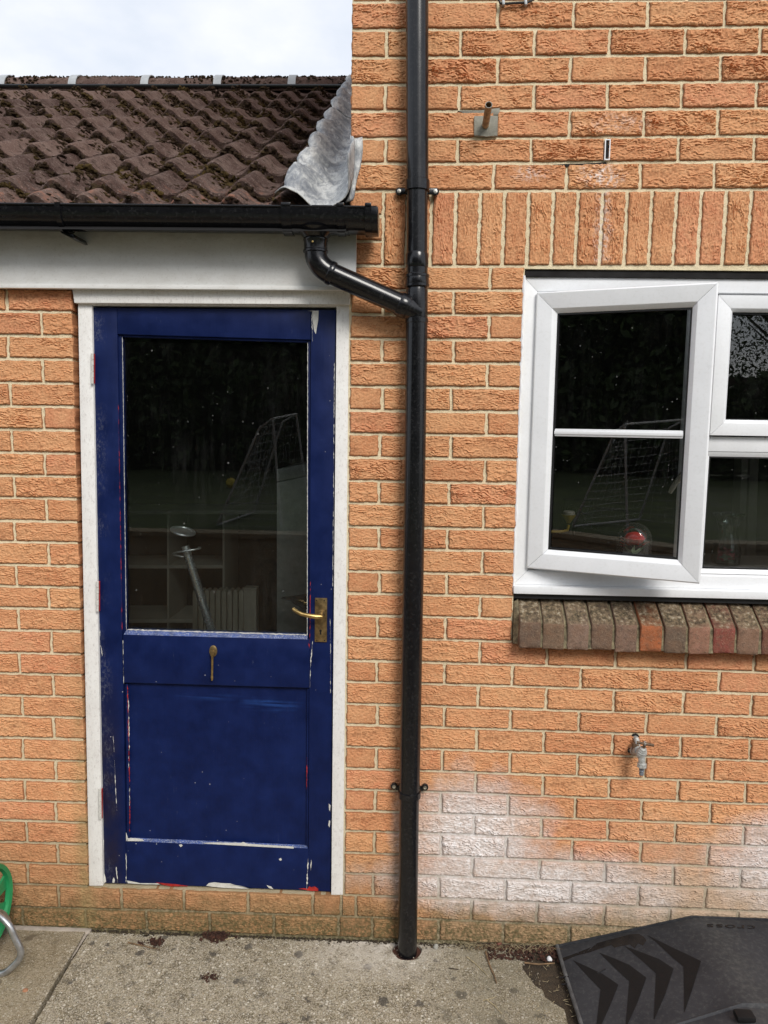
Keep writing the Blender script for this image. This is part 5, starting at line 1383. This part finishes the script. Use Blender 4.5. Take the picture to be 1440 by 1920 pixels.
# soil under and between
soil = MB(); N = 46; v = []
for i in range(N):
    for j in range(26):
        x = 0.45 + 1.5 * i / (N - 1); y = 0.0 - 0.45 * j / 25
        v.append((x, y, GZ - 0.016 + 0.012 * float(perl(x * 30, y * 30, 5)) + 0.006 * float(perl(x * 90, y * 90, 6)) + 0.012 * max(0, 1 + y / 0.03)))
soil.add(v, [(i * 26 + j, i * 26 + j + 1, (i + 1) * 26 + j + 1, (i + 1) * 26 + j) for i in range(N - 1) for j in range(25)])
soil.build('soil', M['soil'], None, kind='structure')
m = MB(); m.box(-12, 12, -2.9, 12, -0.14, -0.065); m.build('ground', M['soil'], None, kind='structure', smooth=False)
# clay gully in the hole
m = MB(); m.lathe([(0.050, -0.002), (0.052, -0.03), (0.050, -0.06), (0.048, -0.06), (0.046, -0.03), (0.044, -0.004)], (hc[0], hc[1], GZ - 0.003), n=24)
m.build('gully_socket', M['clay'], patio)
# damp seam strip at the foot of the wall (dirt and grit line)
gl = []
for _ in range(1500):
    x = rs.uniform(-0.9, 1.2); yy = -abs(rs.randn()) * 0.008 - 0.001
    if x > 0.28: yy *= 1.7
    gl.append((np.array([x, yy, GZ + 0.001]), rs.uniform(0.0012, 0.0036), 0.7))
lumps('grit', gl, M['soil'], None, 12)
pebm = m_plain('pale_grit', (0.42, 0.36, 0.28), 0.9, var=0.4, nscale=60)
gl = [(np.array([rs.uniform(-1.1, 0.66), -0.02 - rs.rand() * 0.42, GZ + 0.0016]), rs.uniform(0.0008, 0.0026), 0.6) for _ in range(2600)]
lumps('loose_grit', gl, pebm, None, 13)
# distinct stones
def stone(px_, py_, r, mat, label, squash=0.7, seed=1):
    p = at(px_, py_, Z=GZ + r * squash * 0.6)
    bm = bmesh.new(); bmesh.ops.create_icosphere(bm, subdivisions=2, radius=r)
    for v_ in bm.verts:
        n = float(perl(v_.co.x / r * 1.3 + seed, v_.co.y / r * 1.3 + v_.co.z / r, seed)); v_.co *= 0.75 + 0.5 * n; v_.co.z *= squash
    o = MB().bm(bm, 0, Matrix.Translation(p)).build('stone', mat, None, sharp=30)
    return tag(o, label, 'stone', 'small stones lying on the ground')
stone(935, 1768, 0.011, m_plain('brown_pebble', (0.20, 0.075, 0.05), 0.8), 'round reddish brown pebble at the foot of the wall right of the downpipe', seed=2)
stone(817, 1775, 0.010, m_plain('grey_chip', (0.34, 0.33, 0.29), 0.9), 'small pale grey chip just right of the downpipe hole', 0.9, 3)
stone(1030, 1798, 0.009, m_plain('white_chip', (0.80, 0.80, 0.80), 0.8), 'small white stone chip on the dark soil beside the black storage box', 0.9, 4)
stone(48, 1857, 0.009, m_plain('orange_chip', (0.36, 0.17, 0.09), 0.9), 'small orange brick crumb on the left slab', 0.6, 5)
stone(723, 1724, 0.006, m_plain('white_snail_chip', (0.80, 0.80, 0.76), 0.7), 'tiny white chip at the wall foot left of the downpipe', 0.8, 6)
# twigs
def twig(pts, r, mat, label, cat='twig', g=None):
    P_ = [at(x, y, Z=GZ + 0.004) for x, y in pts]
    o = MB().tube(P_, r, 6, rs=[r * (1 - 0.5 * i / len(P_)) for i in range(len(P_))]).build('twig', mat, None)
    return tag(o, label, cat, 'twigs and stalks on the slab')
twig([(240, 1767), (262, 1772), (283, 1777), (300, 1780)], 0.0025, M['twig'], 'brown twig lying on the slab in front of the door')
twig([(403, 1763), (420, 1762), (435, 1759), (446, 1757)], 0.0018, M['straw'], 'pale straw beside the larger moss clump under the door')
twig([(875, 1794), (890, 1806), (905, 1820), (913, 1828)], 0.0018, M['straw'], 'thin pale stalk slanting across the slab right of the downpipe')
twig([(911, 1784), (914, 1798), (920, 1815), (927, 1830), (931, 1843)], 0.0035, M['twig'], 'thick dark brown twig pointing at the wall right of the downpipe')
twig([(841, 1815), (850, 1816), (860, 1818)], 0.0018, M['soil'], 'tiny black twig in the middle of the slab')
twig([(983, 1805), (1010, 1808), (1040, 1806)], 0.003, M['twig'], 'brown twig reaching from the slab to the black storage box')
twig([(912, 1874), (928, 1886), (940, 1900)], 0.0015, M['straw'], 'thin straw near the bottom edge of the picture')
twig([(905, 1876), (925, 1871), (930, 1868)], 0.0012, M['straw'], 'short straw crossing another near the bottom edge')
# moss clumps fallen on the slab
def clump(px_, py_, r, n, label, mat=None, seed=0):
    c = at(px_, py_, Z=GZ + 0.006); rr = np.random.RandomState(seed)
    bm = bmesh.new(); bmesh.ops.create_icosphere(bm, subdivisions=1, radius=1); bv = np.array([v_.co[:] for v_ in bm.verts]); bf = [[v_.index for v_ in f_.verts] for f_ in bm.faces]; bm.free()
    m = MB()
    for i in range(n):
        p = c + rr.randn(3) * np.array([r, r * 0.7, r * 0.28]); p[2] = max(p[2], GZ + 0.001)
        m.add(bv * (1 + 0.4 * rr.randn(len(bv), 1)) * rr.uniform(0.12, 0.28) * r + p, bf)
    o = m.build('moss_clump', mat or M['redmoss'], None, smooth=False)
    return tag(o, label, 'moss', 'moss clumps fallen on the slab')
clump(291, 1766, 0.013, 130, 'dark reddish moss clump on the slab beside the brown twig', seed=1)
clump(407, 1754, 0.020, 200, 'larger reddish brown moss clump against the wall under the door', seed=2)
clump(394, 1832, 0.014, 50, 'small flat brown moss scrap in the middle of the left slab area', seed=3)
clump(263, 1768, 0.008, 40, 'small dark crumb of moss left of the reddish clump', seed=4)
# dry grass tufts at the wall foot right of the pipe
def tuft(x0, x1, n, label, mat, seed, hgt=0.03):
    rr = random.Random(seed); m = MB()
    for i in range(n):
        px_ = rr.uniform(x0, x1); b = at(px_, 1776, Z=GZ); b[1] = rr.uniform(-0.03, -0.002)
        a = rr.uniform(0, 6.28); l = rr.uniform(0.3, 1) * hgt
        m.tube([b, b + [math.cos(a) * l * 0.5, -abs(math.sin(a)) * l * 0.4, l * 0.7], b + [math.cos(a) * l * 1.5, -abs(math.sin(a)) * l, l * rr.uniform(0.1, 0.9)]], 0.0006, 4, rs=[0.0008, 0.0006, 0.0003])
    return m.build('dry_grass', mat, None, kind='stuff')
tuft(860, 1035, 90, '', M['straw'], 3); tuft(890, 1035, 50, '', M['twig'], 4); tuft(700, 860, 16, '', M['straw'], 5, 0.012)
gl = [(np.array([rs.uniform(0.5, 0.74), -rs.rand() ** 2 * 0.07 - 0.003, GZ + 0.002]), rs.uniform(0.002, 0.006), 0.7) for _ in range(500)]
lumps('leaf_litter', gl, M['redmoss'], None, 14)
m = MB(); rr = random.Random(8)
for i in range(60):
    p = at(rr.uniform(990, 1080), rr.uniform(1800, 1915), Z=GZ - 0.002); a = rr.uniform(0, 3.14); l = rr.uniform(0.006, 0.02)
    m.tube([p, p + [math.cos(a) * l, math.sin(a) * l, 0.002]], 0.0006, 4)
m.build('straw_bits', M['straw'], None, kind='stuff')

# ============================================================ BLACK PLASTIC LID
def m_lid():
    t = NT('scuffed_black_plastic'); pos = t.pos()
    n = t.noise(5, 4, 0.6, vec=pos); f = t.noise(70, 5, 0.75, vec=pos); s = t.noise(1.0, 5, 0.7, vec=pos, stretch=(30, 260, 60))
    col = t.mix(t.rng(n, 0.35, 0.7), (0.022, 0.023, 0.027), (0.040, 0.041, 0.046))
    col = t.mix(t.rng(f, 0.5, 0.75, 0, 0.5), col, (0.10, 0.10, 0.095))
    col = t.mix(t.rng(s, 0.66, 0.72, 0, 0.4), col, (0.20, 0.20, 0.19))
    dust = t.math('MULTIPLY', t.rng(t.math('ABSOLUTE', t.math('SUBTRACT', t.xyz()[0], 1.24)), 0.10, 0.0), t.rng(f, 0.4, 0.65, 0.1, 0.45))
    col = t.mix(dust, col, (0.10, 0.10, 0.09))
    return t.done(col, 0.62, t.bump(f, 0.3, 0.0012), spec=0.35)
M['lid'] = m_lid()
M['wet'] = m_plain('wet_black_plastic', (0.010, 0.010, 0.012), 0.25, nscale=40, bump=0.1)
M['chev'] = m_plain('smooth_black_inlay', (0.009, 0.0085, 0.009), 0.6, var=0.15, nscale=60, spec=0.25)
lid = empty('storage_box', (1.15, -0.2, GZ), 'large black plastic storage box with dark chevrons on its sloping top, below the tap', 'storage box')
# surface: rises from the left ground edge to a plateau; px -> point on that surface
LX0, LX1, LH = 0.738, 1.190, 0.128
def lid_h(x, y):
    t = (x - LX0) / (LX1 - LX0)
    h = LH * min(1.0, max(0.0, t))
    return 0.004 + h
def on_lid(px_, py_, lift=0.0):
    """ray march on to the lid surface"""
    d = np.array([(px_ - 720) / CF, 1.0, -(py_ - 960) / CF]) @ CR
    t = 1.5
    lo, hi = 1.0, 3.2
    for _ in range(40):
        mid = (lo + hi) / 2; p = CC + d * mid
        if p[2] > lid_h(p[0], p[1]) + lift: lo = mid
        else: hi = mid
    return CC + d * (lo + hi) / 2
v = []; nx, ny = 60, 40
for i in range(nx + 1):
    x = LX0 + (2.05 - LX0) * i / nx
    for j in range(ny + 1):
        y = -0.012 - 0.80 * j / ny
        xx = x + (0.010 * (-y) / 0.34 if i == 0 else 0)
        back = min(1.0, (-0.012 - y) / 0.008)
        z = lid_h(x, y) - (0.004 * (1 - back))
        v.append((xx, y, z + 0.001 * (float(perl(x * 9, y * 9, 3)) - 0.5)))
P = np.array(v).reshape(nx + 1, ny + 1, 3)
grid_obj('lid_top', P[:, ::-1], M['lid'], lid)
m = MB()   # rims: back, left, right, front
m.prism([(LX0, GZ + 0.001), (LX0 + 0.004, 0.006), (LX1, LH + 0.003), (2.05, LH + 0.003), (2.05, GZ + 0.001)], -0.0115, -0.006)
m.prism([(LX0, GZ + 0.001), (LX0 + 0.004, 0.006), (LX1, LH + 0.003), (2.05, LH + 0.003), (2.05, GZ + 0.001)], -0.818, -0.813)
m.box(2.05, 2.055, -0.817, -0.007, GZ + 0.001, LH + 0.003)
m.build('side_wall', M['lid'], lid, smooth=False)
m = MB(); m.tube([(LX0 + 0.002, -0.010, 0.004), (LX0 + 0.004, -0.17, 0.003), (LX0 + 0.010, -0.36, 0.003), (LX0 + 0.010, -0.80, 0.003)], 0.0065, 10); m.build('edge_rim', m_plain('scuffed_edge', (0.10, 0.10, 0.10), 0.6, var=0.3), lid)
# small creases on the rim
for (a_, b_) in (((1048, 1833), (1066, 1831)), ((1052, 1846), (1066, 1844)), ((1120, 1825), (1135, 1817))):
    MB().tube([on_lid(*a_, 0.001), on_lid(*b_, 0.001)], 0.0022, 8).build('rib', M['wet'], lid)
def decal(name, px, mat, lift=0.0012, parent=lid):
    """flat inlay following the lid: subdivided so it lies on the surface"""
    top = [on_lid(x, y, lift) for x, y in px]
    bm = bmesh.new(); vs_ = [bm.verts.new(p) for p in top]; bm.faces.new(vs_)
    bmesh.ops.triangulate(bm, faces=bm.faces)
    for _ in range(3): bmesh.ops.subdivide_edges(bm, edges=list(bm.edges), cuts=1, use_grid_fill=True)
    for v_ in bm.verts: v_.co.z = lid_h(v_.co.x, v_.co.y) + lift
    bmesh.ops.recalc_face_normals(bm, faces=bm.faces)
    return MB().bm(bm).build(name, mat, parent, smooth=False)
decal('chevron', [(1074, 1800), (1130, 1826), (1159.5, 1846), (1146, 1880), (1126, 1925), (1118, 1925), (1126, 1855), (1100, 1828)], M['chev'])
decal('chevron', [(1123, 1786), (1150, 1796), (1180, 1809), (1212, 1833), (1195, 1880), (1176, 1922), (1173, 1922), (1180, 1840), (1150, 1812)], M['chev'])
decal('chevron', [(1170, 1773), (1204, 1786), (1236, 1798), (1263, 1816), (1247, 1865), (1226, 1913), (1230, 1825), (1200, 1798)], M['chev'])
decal('chevron', [(1213, 1753), (1260, 1776), (1290, 1790), (1314.5, 1802), (1298, 1855), (1283, 1899), (1282, 1812), (1262, 1796), (1232, 1768)], M['chev'])
decal('wet_streak', [(1046, 1800), (1052, 1797), (1080, 1787), (1108, 1776), (1100, 1785), (1120, 1768), (1180, 1752), (1198, 1751), (1207, 1756), (1212, 1763), (1206, 1773), (1196, 1769), (1190, 1779), (1181, 1771), (1165, 1774), (1152, 1777), (1146, 1772), (1125, 1779), (1105, 1786), (1080, 1792), (1060, 1801), (1052, 1805)], M['wet'], 0.0006)
# raised moulded part at the lower right
def mould(px, rise, name, mat):
    tops = [on_lid(x, y, 0.0005) for x, y in px]
    bm = bmesh.new(); c = sum((Vector(p) for p in tops), Vector()) / len(tops)
    A = [bm.verts.new(Vector(p)) for p in tops]; B = [bm.verts.new(Vector(p) + (c - Vector(p)) * 0.12 + Vector((0, 0, rise))) for p in tops]
    bm.faces.new(B); n = len(A)
    for i in range(n): bm.faces.new((A[i], A[(i + 1) % n], B[(i + 1) % n], B[i]))
    bmesh.ops.recalc_face_normals(bm, faces=bm.faces)
    return MB().bm(bm, 0.0).build(name, mat, lid, sharp=30)
xyp = [on_lid(1243, 1925), on_lid(1385, 1882), on_lid(1480, 1880)]
mp = MB(); 
base = [(xyp[0][0], xyp[0][1]), (xyp[1][0], xyp[1][1]), (2.0, xyp[2][1]), (2.0, -0.78), (xyp[0][0] - 0.10, -0.78), (xyp[0][0] - 0.09, xyp[0][1] - 0.1)]
bm = bmesh.new(); A = [bm.verts.new((x, y, lid_h(x, y))) for x, y in base]
cx_, cy_ = 1.5, -0.55
B = [bm.verts.new((x + (cx_ - x) * 0.03, y + (cy_ - y) * 0.04, lid_h(x, y) + 0.008)) for x, y in base]
C_ = [bm.verts.new((x + (cx_ - x) * 0.08, y + (cy_ - y) * 0.13, lid_h(x, y) - 0.001 + 0.003)) for x, y in base]
n = len(A); bm.faces.new(C_)
for i in range(n): bm.faces.new((A[i], A[(i + 1) % n], B[(i + 1) % n], B[i])); bm.faces.new((B[i], B[(i + 1) % n], C_[(i + 1) % n], C_[i]))
bmesh.ops.recalc_face_normals(bm, faces=bm.faces)
MB().bm(bm).build('moulded_recess', M['lid'], lid, sharp=25)
p = on_lid(1392, 1905); MB().box(p[0] - 0.026, p[0] + 0.026, p[1] - 0.03, p[1] + 0.006, LH, LH + 0.018, 0.006).build('latch', M['chev'], lid)
# the word moulded on the plateau, upside down from here
cu = bpy.data.curves.new('lettering', 'FONT'); cu.body = 'cross'; cu.size = 0.055; cu.extrude = 0.0006; cu.align_x = 'CENTER'; cu.shear = 0.2; cu.space_character = 1.1
to = bpy.data.objects.new('tmp', cu); COL.objects.link(to)
bpy.context.view_layer.update()
me = bpy.data.meshes.new_from_object(to.evaluated_get(bpy.context.evaluated_depsgraph_get())); COL.objects.unlink(to); bpy.data.objects.remove(to)
me.name = 'lettering'
cpt = on_lid(1372, 1737)
vs0 = np.array([q.co[:] for q in me.vertices]); w_ = vs0[:, 0].max() - vs0[:, 0].min()
tw = on_lid(1416, 1736)[0] - on_lid(1330, 1741)[0]
sc_ = tw / w_; me.transform(Matrix.Diagonal((sc_, sc_ * 0.5, 1, 1)))
me.transform(Matrix.Rotation(math.pi, 4, 'Z'))
lo_ = link_mesh('lettering', me, M['wet'], (cpt[0], cpt[1] + 0.006, LH + 0.0055), lid)

# ============================================================ HOSE REEL
hr = empty('hose_reel', (-1.20, -0.22, GZ), 'green plastic hose reel on a bent galvanised tube stand at the left edge', 'hose reel')
# right-hand disc faces +X; its rim just enters the picture
rcx = at(16, 1690, -0.2)[0] - 0.055; rcy, rcz, RR = -0.215, 0.196, 0.138
def disc(x, face):
    m = MB()
    m.lathe([(RR - 0.018, 0.0), (RR - 0.016, 0.014 * face), (RR - 0.004, 0.018 * face), (RR, 0.012 * face), (RR, -0.006 * face), (RR - 0.006, -0.008 * face), (RR - 0.018, 0.0)], (x, rcy, rcz), (1, 0, 0), 48)
    m.f = [q for q in m.f if len(q) == 4]
    d = m.build('reel_disc', M['green'], hr)
    for k in range(8):
        a = k * math.pi / 4 + 0.2
        p0 = Vector((x, rcy + math.cos(a) * 0.035, rcz + math.sin(a) * 0.035)); p1 = Vector((x, rcy + math.cos(a) * (RR - 0.012), rcz + math.sin(a) * (RR - 0.012)))
        t_ = Vector((0, -math.sin(a), math.cos(a)))
        mm_ = MB(); wA, wB = 0.010, 0.026
        q = [p0 - t_ * wA, p0 + t_ * wA, p1 + t_ * wB, p1 - t_ * wB]
        off = Vector((0.004, 0, 0))
        mm_.add([c - off for c in q] + [c + off for c in q], [(3, 2, 1, 0), (4, 5, 6, 7), (0, 1, 5, 4), (1, 2, 6, 5), (2, 3, 7, 6), (3, 0, 4, 7)])
        mm_.build('spoke', M['green'], d, smooth=False)
    MB().lathe([(0.001, -0.012), (0.042, -0.010), (0.042, 0.010), (0.02, 0.016 * face), (0.001, 0.016 * face)], (x, rcy, rcz), (1, 0, 0), 24).build('hub', M['green'], d)
disc(rcx - 0.012, 1); disc(rcx - 0.26, -1)
MB().lathe([(0.07, 0.0), (0.07, 0.236)], (rcx - 0.254, rcy, rcz), (1, 0, 0), 24).build('drum', M['green'], hr)
hm = m_plain('green_hose', (0.05, 0.22, 0.09), 0.5)
pts = [(rcx - 0.245 + 0.22 * (0.5 - 0.5 * math.cos(t * 0.13)), rcy + (0.085 + 0.010 * (int(t / 24) % 2)) * math.cos(t), rcz + (0.085 + 0.010 * (int(t / 24) % 2)) * math.sin(t)) for t in np.arange(0, 75, 0.28)]
MB().tube(pts, 0.0065, 6).build('hose', hm, hr)
MB().tube([(rcx - 0.30, rcy, rcz), (rcx + 0.012, rcy, rcz)], 0.010, 12).build('axle', M['galv'], hr)
TY = -0.235
legp = [at(8, 1700, TY), at(17, 1731, TY), at(27, 1757, TY), at(37, 1775, TY), at(40, 1787, TY), at(36, 1799, TY - 0.006), at(26, 1810, TY - 0.010), at(10, 1824, TY - 0.012), at(-8, 1838, TY - 0.014)]
zmin = GZ + 0.011
legp = [np.array([p[0], p[1], max(p[2], zmin)]) for p in legp]
x_in = legp[-1][0]
full = [np.array([rcx + 0.006, rcy, rcz])] + legp[1:] + [np.array([rcx - 0.12, TY - 0.03, zmin]), np.array([rcx - 0.26, TY - 0.02, zmin])]
def smooth_path(P_, it=2):
    P_ = [np.array(p) for p in P_]
    for _ in range(it):
        Q = [P_[0]]
        for a, b in zip(P_[:-1], P_[1:]): Q += [a * 0.75 + b * 0.25, a * 0.25 + b * 0.75]
        Q.append(P_[-1]); P_ = Q
    return P_
MB().tube(smooth_path(full), 0.0105, 16).build('stand_tube', M['galv'], hr)
mir = [np.array([2 * (rcx - 0.136) - p[0], p[1], p[2]]) for p in full[:-2]] + [full[-1] + [-0.0, 0, 0]]
MB().tube(smooth_path(mir), 0.0105, 16).build('stand_tube', M['galv'], hr)
bk = [np.array([rcx + 0.0, rcy, rcz]), np.array([rcx + 0.0, -0.12, 0.12]), np.array([rcx - 0.02, -0.06, zmin]), np.array([rcx - 0.25, -0.06, zmin]), np.array([rcx - 0.27, -0.12, 0.12]), np.array([rcx - 0.27, rcy, rcz])]
MB().tube(smooth_path(bk), 0.0105, 14).build('stand_tube', M['galv'], hr)
hd = [np.array([rcx - 0.002, rcy, rcz]), np.array([rcx - 0.002, rcy - 0.03, 0.52]), np.array([rcx - 0.05, rcy - 0.035, 0.60]), np.array([rcx - 0.22, rcy - 0.035, 0.60]), np.array([rcx - 0.268, rcy - 0.03, 0.52]), np.array([rcx - 0.27, rcy, rcz])]
hd = [p + [-0.05, 0, 0] for p in hd]
MB().tube(smooth_path(hd), 0.0105, 14).build('carry_handle', M['galv'], hr)

# ============================================================ GARDEN BEHIND THE CAMERA (seen only in the panes)
m = MB(); m.box(-14, 14, -30, -2.95, 0.0, 0.98); m.build('lawn', M['grass'], None, kind='structure', smooth=False)
rwl = empty('retaining_wall', (0, -2.9, -0.06), 'low retaining wall of the raised lawn behind the camera', 'wall')
MB().box(-14, 14, -2.949, -2.80, -0.06, 0.96, 0.01).build('wall_body', M['concrete'], rwl); MB().box(-14, 14, -2.96, -2.78, 0.9605, 1.0, 0.008).build('coping', M['concrete'], rwl)
def foliage(name, boxes, n, size, mat, seed):
    rr = np.random.RandomState(seed); V = []; F = []
    for (cx, cy, cz, rx, ry, rz, fr_) in boxes:
        k = int(n * fr_)
        p = rr.randn(k, 3); p /= np.linalg.norm(p, axis=1, keepdims=True)
        p *= (rr.rand(k, 1) ** 0.4) * (0.8 + 0.4 * perl(p[:, :1] * 2 + 5, p[:, 1:2] * 2 + p[:, 2:3], seed))
        c = p * [rx, ry, rz] + [cx, cy, cz]
        a = rr.randn(k, 3); a /= np.linalg.norm(a, axis=1, keepdims=True); b = np.cross(a, rr.randn(k, 3)); b /= np.linalg.norm(b, axis=1, keepdims=True)
        s = size * (0.6 + rr.rand(k, 1))
        base = len(V) * 0
        q = np.stack([c - a * s, c - b * s * 0.5, c + a * s, c + b * s * 0.5], 1).reshape(-1, 3)
        st_ = sum(len(v_) for v_ in V); V.append(q); F.append(np.arange(len(q)).reshape(-1, 4) + st_)
    return np.concatenate(V), np.concatenate(F)
def tree(x, y, h, label, boxes, n, seed, size=0.09, spread=1.0):
    tr = empty('garden_tree', (x, y, 0.98), label, 'tree', 'garden trees beyond the lawn')
    m = MB(); m.tube([(x, y, 0.95), (x + 0.1, y, 0.98 + h * 0.4), (x, y + 0.1, 0.98 + h * 0.8)], 0.12, 8, rs=[0.13, 0.10, 0.05])
    rr = random.Random(seed)
    for i in range(46):
        a = rr.uniform(0, 6.28); z = 0.98 + h * rr.uniform(0.25, 0.8); l = rr.uniform(0.8, 1.8) * spread
        m.tube([(x, y, z), (x + math.cos(a) * l * 0.6, y + math.sin(a) * l * 0.6, z + l * 0.5), (x + math.cos(a) * l, y + math.sin(a) * l, z + l * 0.9)], 0.03, 5, rs=[0.04, 0.025, 0.008])
    m.build('trunk', M['bark'], tr)
    V, F = foliage('crown', [(x + b[0], y + b[1], 0.98 + b[2], b[3], b[4], b[5], b[6]) for b in boxes], n, size, M['leaf'], seed)
    c = V.mean(0); link_mesh('crown', mesh_from('crown', V - c, F), M['leaf'], c, tr)
tree(-4.2, -12.5, 5.5, 'broad bushy tree beyond the lawn at the left', [(0, 0, 3.0, 2.8, 1.8, 2.8, 1)], 42000, 1)
tree(-0.6, -13.0, 5.5, 'bushy tree beyond the lawn opposite the door', [(0, 0, 2.8, 2.9, 1.6, 2.7, 1)], 30000, 2)
tree(-8.5, -11.0, 5.5, 'dense tree at the far left end of the lawn', [(0, 0, 2.8, 3.4, 2.0, 2.9, 1)], 42000, 4)
tree(3.2, -13.5, 5.0, 'round tree opposite the window', [(0, 0, 2.6, 2.2, 1.5, 2.2, 1)], 12000, 5)
tree(7.6, -12.0, 5.2, 'sparse tree showing sky between its branches at the right', [(0, 0, 2.8, 2.4, 1.8, 2.2, 1)], 11000, 3, 0.032, 1.5)
hg = MB(); V, F = foliage('hedge', [(-12 + i * 1.2, -10.5, 1.85, 0.9, 0.5, 1.1, 1) for i in range(21)], 1500, 0.07, M['leaf'], 6)
c = V.mean(0); ho = link_mesh('hedge', mesh_from('hedge', V - c, F), M['leaf'], c); tag(ho, 'long leafy hedge along the back of the raised lawn', 'hedge')
nb = empty('neighbour_house', (-2, -22, 0.98), 'red brick neighbouring house beyond the garden trees', 'house')
MB().box(-9, 1.5, -26, -20, 0.98, 5.2).build('wall', M['far_brick'], nb, smooth=False)
MB().add([(-9.3, -19.7, 5.1), (1.8, -19.7, 5.1), (1.8, -23, 7.2), (-9.3, -23, 7.2), (-9.3, -26.3, 5.1), (1.8, -26.3, 5.1)], [(0, 1, 2, 3), (3, 2, 5, 4), (0, 3, 4), (1, 5, 2)]).build('roof', M['tile'], nb, smooth=False)
for x in (-7, -4, -0.8):
    wf = MB().box(x - 0.6, x + 0.6, -19.99, -19.93, 3.4, 4.5).build('window', M['upvc'], nb, smooth=False)
    for s_ in (-1, 1): MB().box(x + s_ * 0.29 - 0.25, x + s_ * 0.29 + 0.25, -19.925, -19.91, 3.47, 4.43).build('pane', M['blackmatt'], wf, smooth=False)
fnc = empty('garden_fence', (0, -11.6, 0.98), 'timber fence behind the hedge', 'fence')
for i in range(14):
    MB().box(-13 + i * 1.85, -13 + i * 1.85 + 1.75, -11.62, -11.58, 1.0, 2.75).build('fence_panel', M['bark'], fnc, smooth=False)
# goal with net
def mirror_pt(px_, py_, D):      # pixel in the door glass -> real place, D metres behind the wall plane as seen from the lens
    p = at(px_, py_, CC[1] + D); return np.array([p[0], -p[1] + 0.05, p[2]])
ga, gb = mirror_pt(510, 785, 5.7), mirror_pt(554, 776, 6.6)
gfa = mirror_pt(526, 985, 5.7); gfa[2] = 1.0; gfb = mirror_pt(580, 950, 6.6); gfb[2] = 1.0
bt = mirror_pt(485, 802, 5.75); bt2 = bt + (gb - ga) * 0.9; bb = mirror_pt(405, 982, 5.75); bb[2] = 1.0; bb2 = bb + (gfb - gfa)
goal = empty('football_goal', (ga[0], ga[1], 0.98), 'small white football goal with net on the raised lawn', 'goal')
for nm, a_, b_ in (('crossbar', ga, gb), ('post', ga, gfa), ('post', gb, gfb), ('back_bar', bt, bb), ('back_bar', bt2, bb2), ('top_bar', ga, bt), ('top_bar', gb, bt2), ('base_bar', bb, bb2)):
    MB().tube([a_, b_], 0.009, 8).build(nm, M['goalgrey'], goal)
m = MB()
def netq(A, B, C2, D2, nu, nv):
    for i in range(nu + 1):
        t = i / nu; P_ = [(A + (B - A) * t) * (1 - s) + (D2 + (C2 - D2) * t) * s + np.array([0.02 * math.sin(i + 9 * s), 0, -0.10 * s * (1 - s)]) for s in np.linspace(0, 1, 7)]
        m.tube(P_, 0.0013, 3)
    for j in range(nv + 1):
        s = j / nv; P_ = [(A + (B - A) * t) * (1 - s) + (D2 + (C2 - D2) * t) * s + np.array([0.02 * math.sin(t * nu + 9 * s), 0, -0.10 * s * (1 - s)]) for t in np.linspace(0, 1, 7)]
        m.tube(P_, 0.0013, 3)
netq(bt, bt2, bb2, bb, 9, 12); netq(ga, bt, bb, gfa, 6, 12); netq(gb, bt2, bb2, gfb, 6, 12)
m.build('net', M['goalgrey'], goal)
bp = mirror_pt(432, 905, 9.4); 
bm = bmesh.new(); bmesh.ops.create_icosphere(bm, subdivisions=3, radius=0.065)
tag(MB().bm(bm, 0, Matrix.Translation((bp[0], bp[1], 0.98 + 0.065))).build('ball', M['yellow'], None), 'small yellow ball on the lawn beyond the goal', 'ball')

# ------------------------------------------------------------ render settings
try:
    scene.cycles.max_bounces = 10; scene.cycles.transparent_max_bounces = 16
    scene.cycles.use_adaptive_sampling = True; scene.cycles.use_denoising = True
except Exception: pass
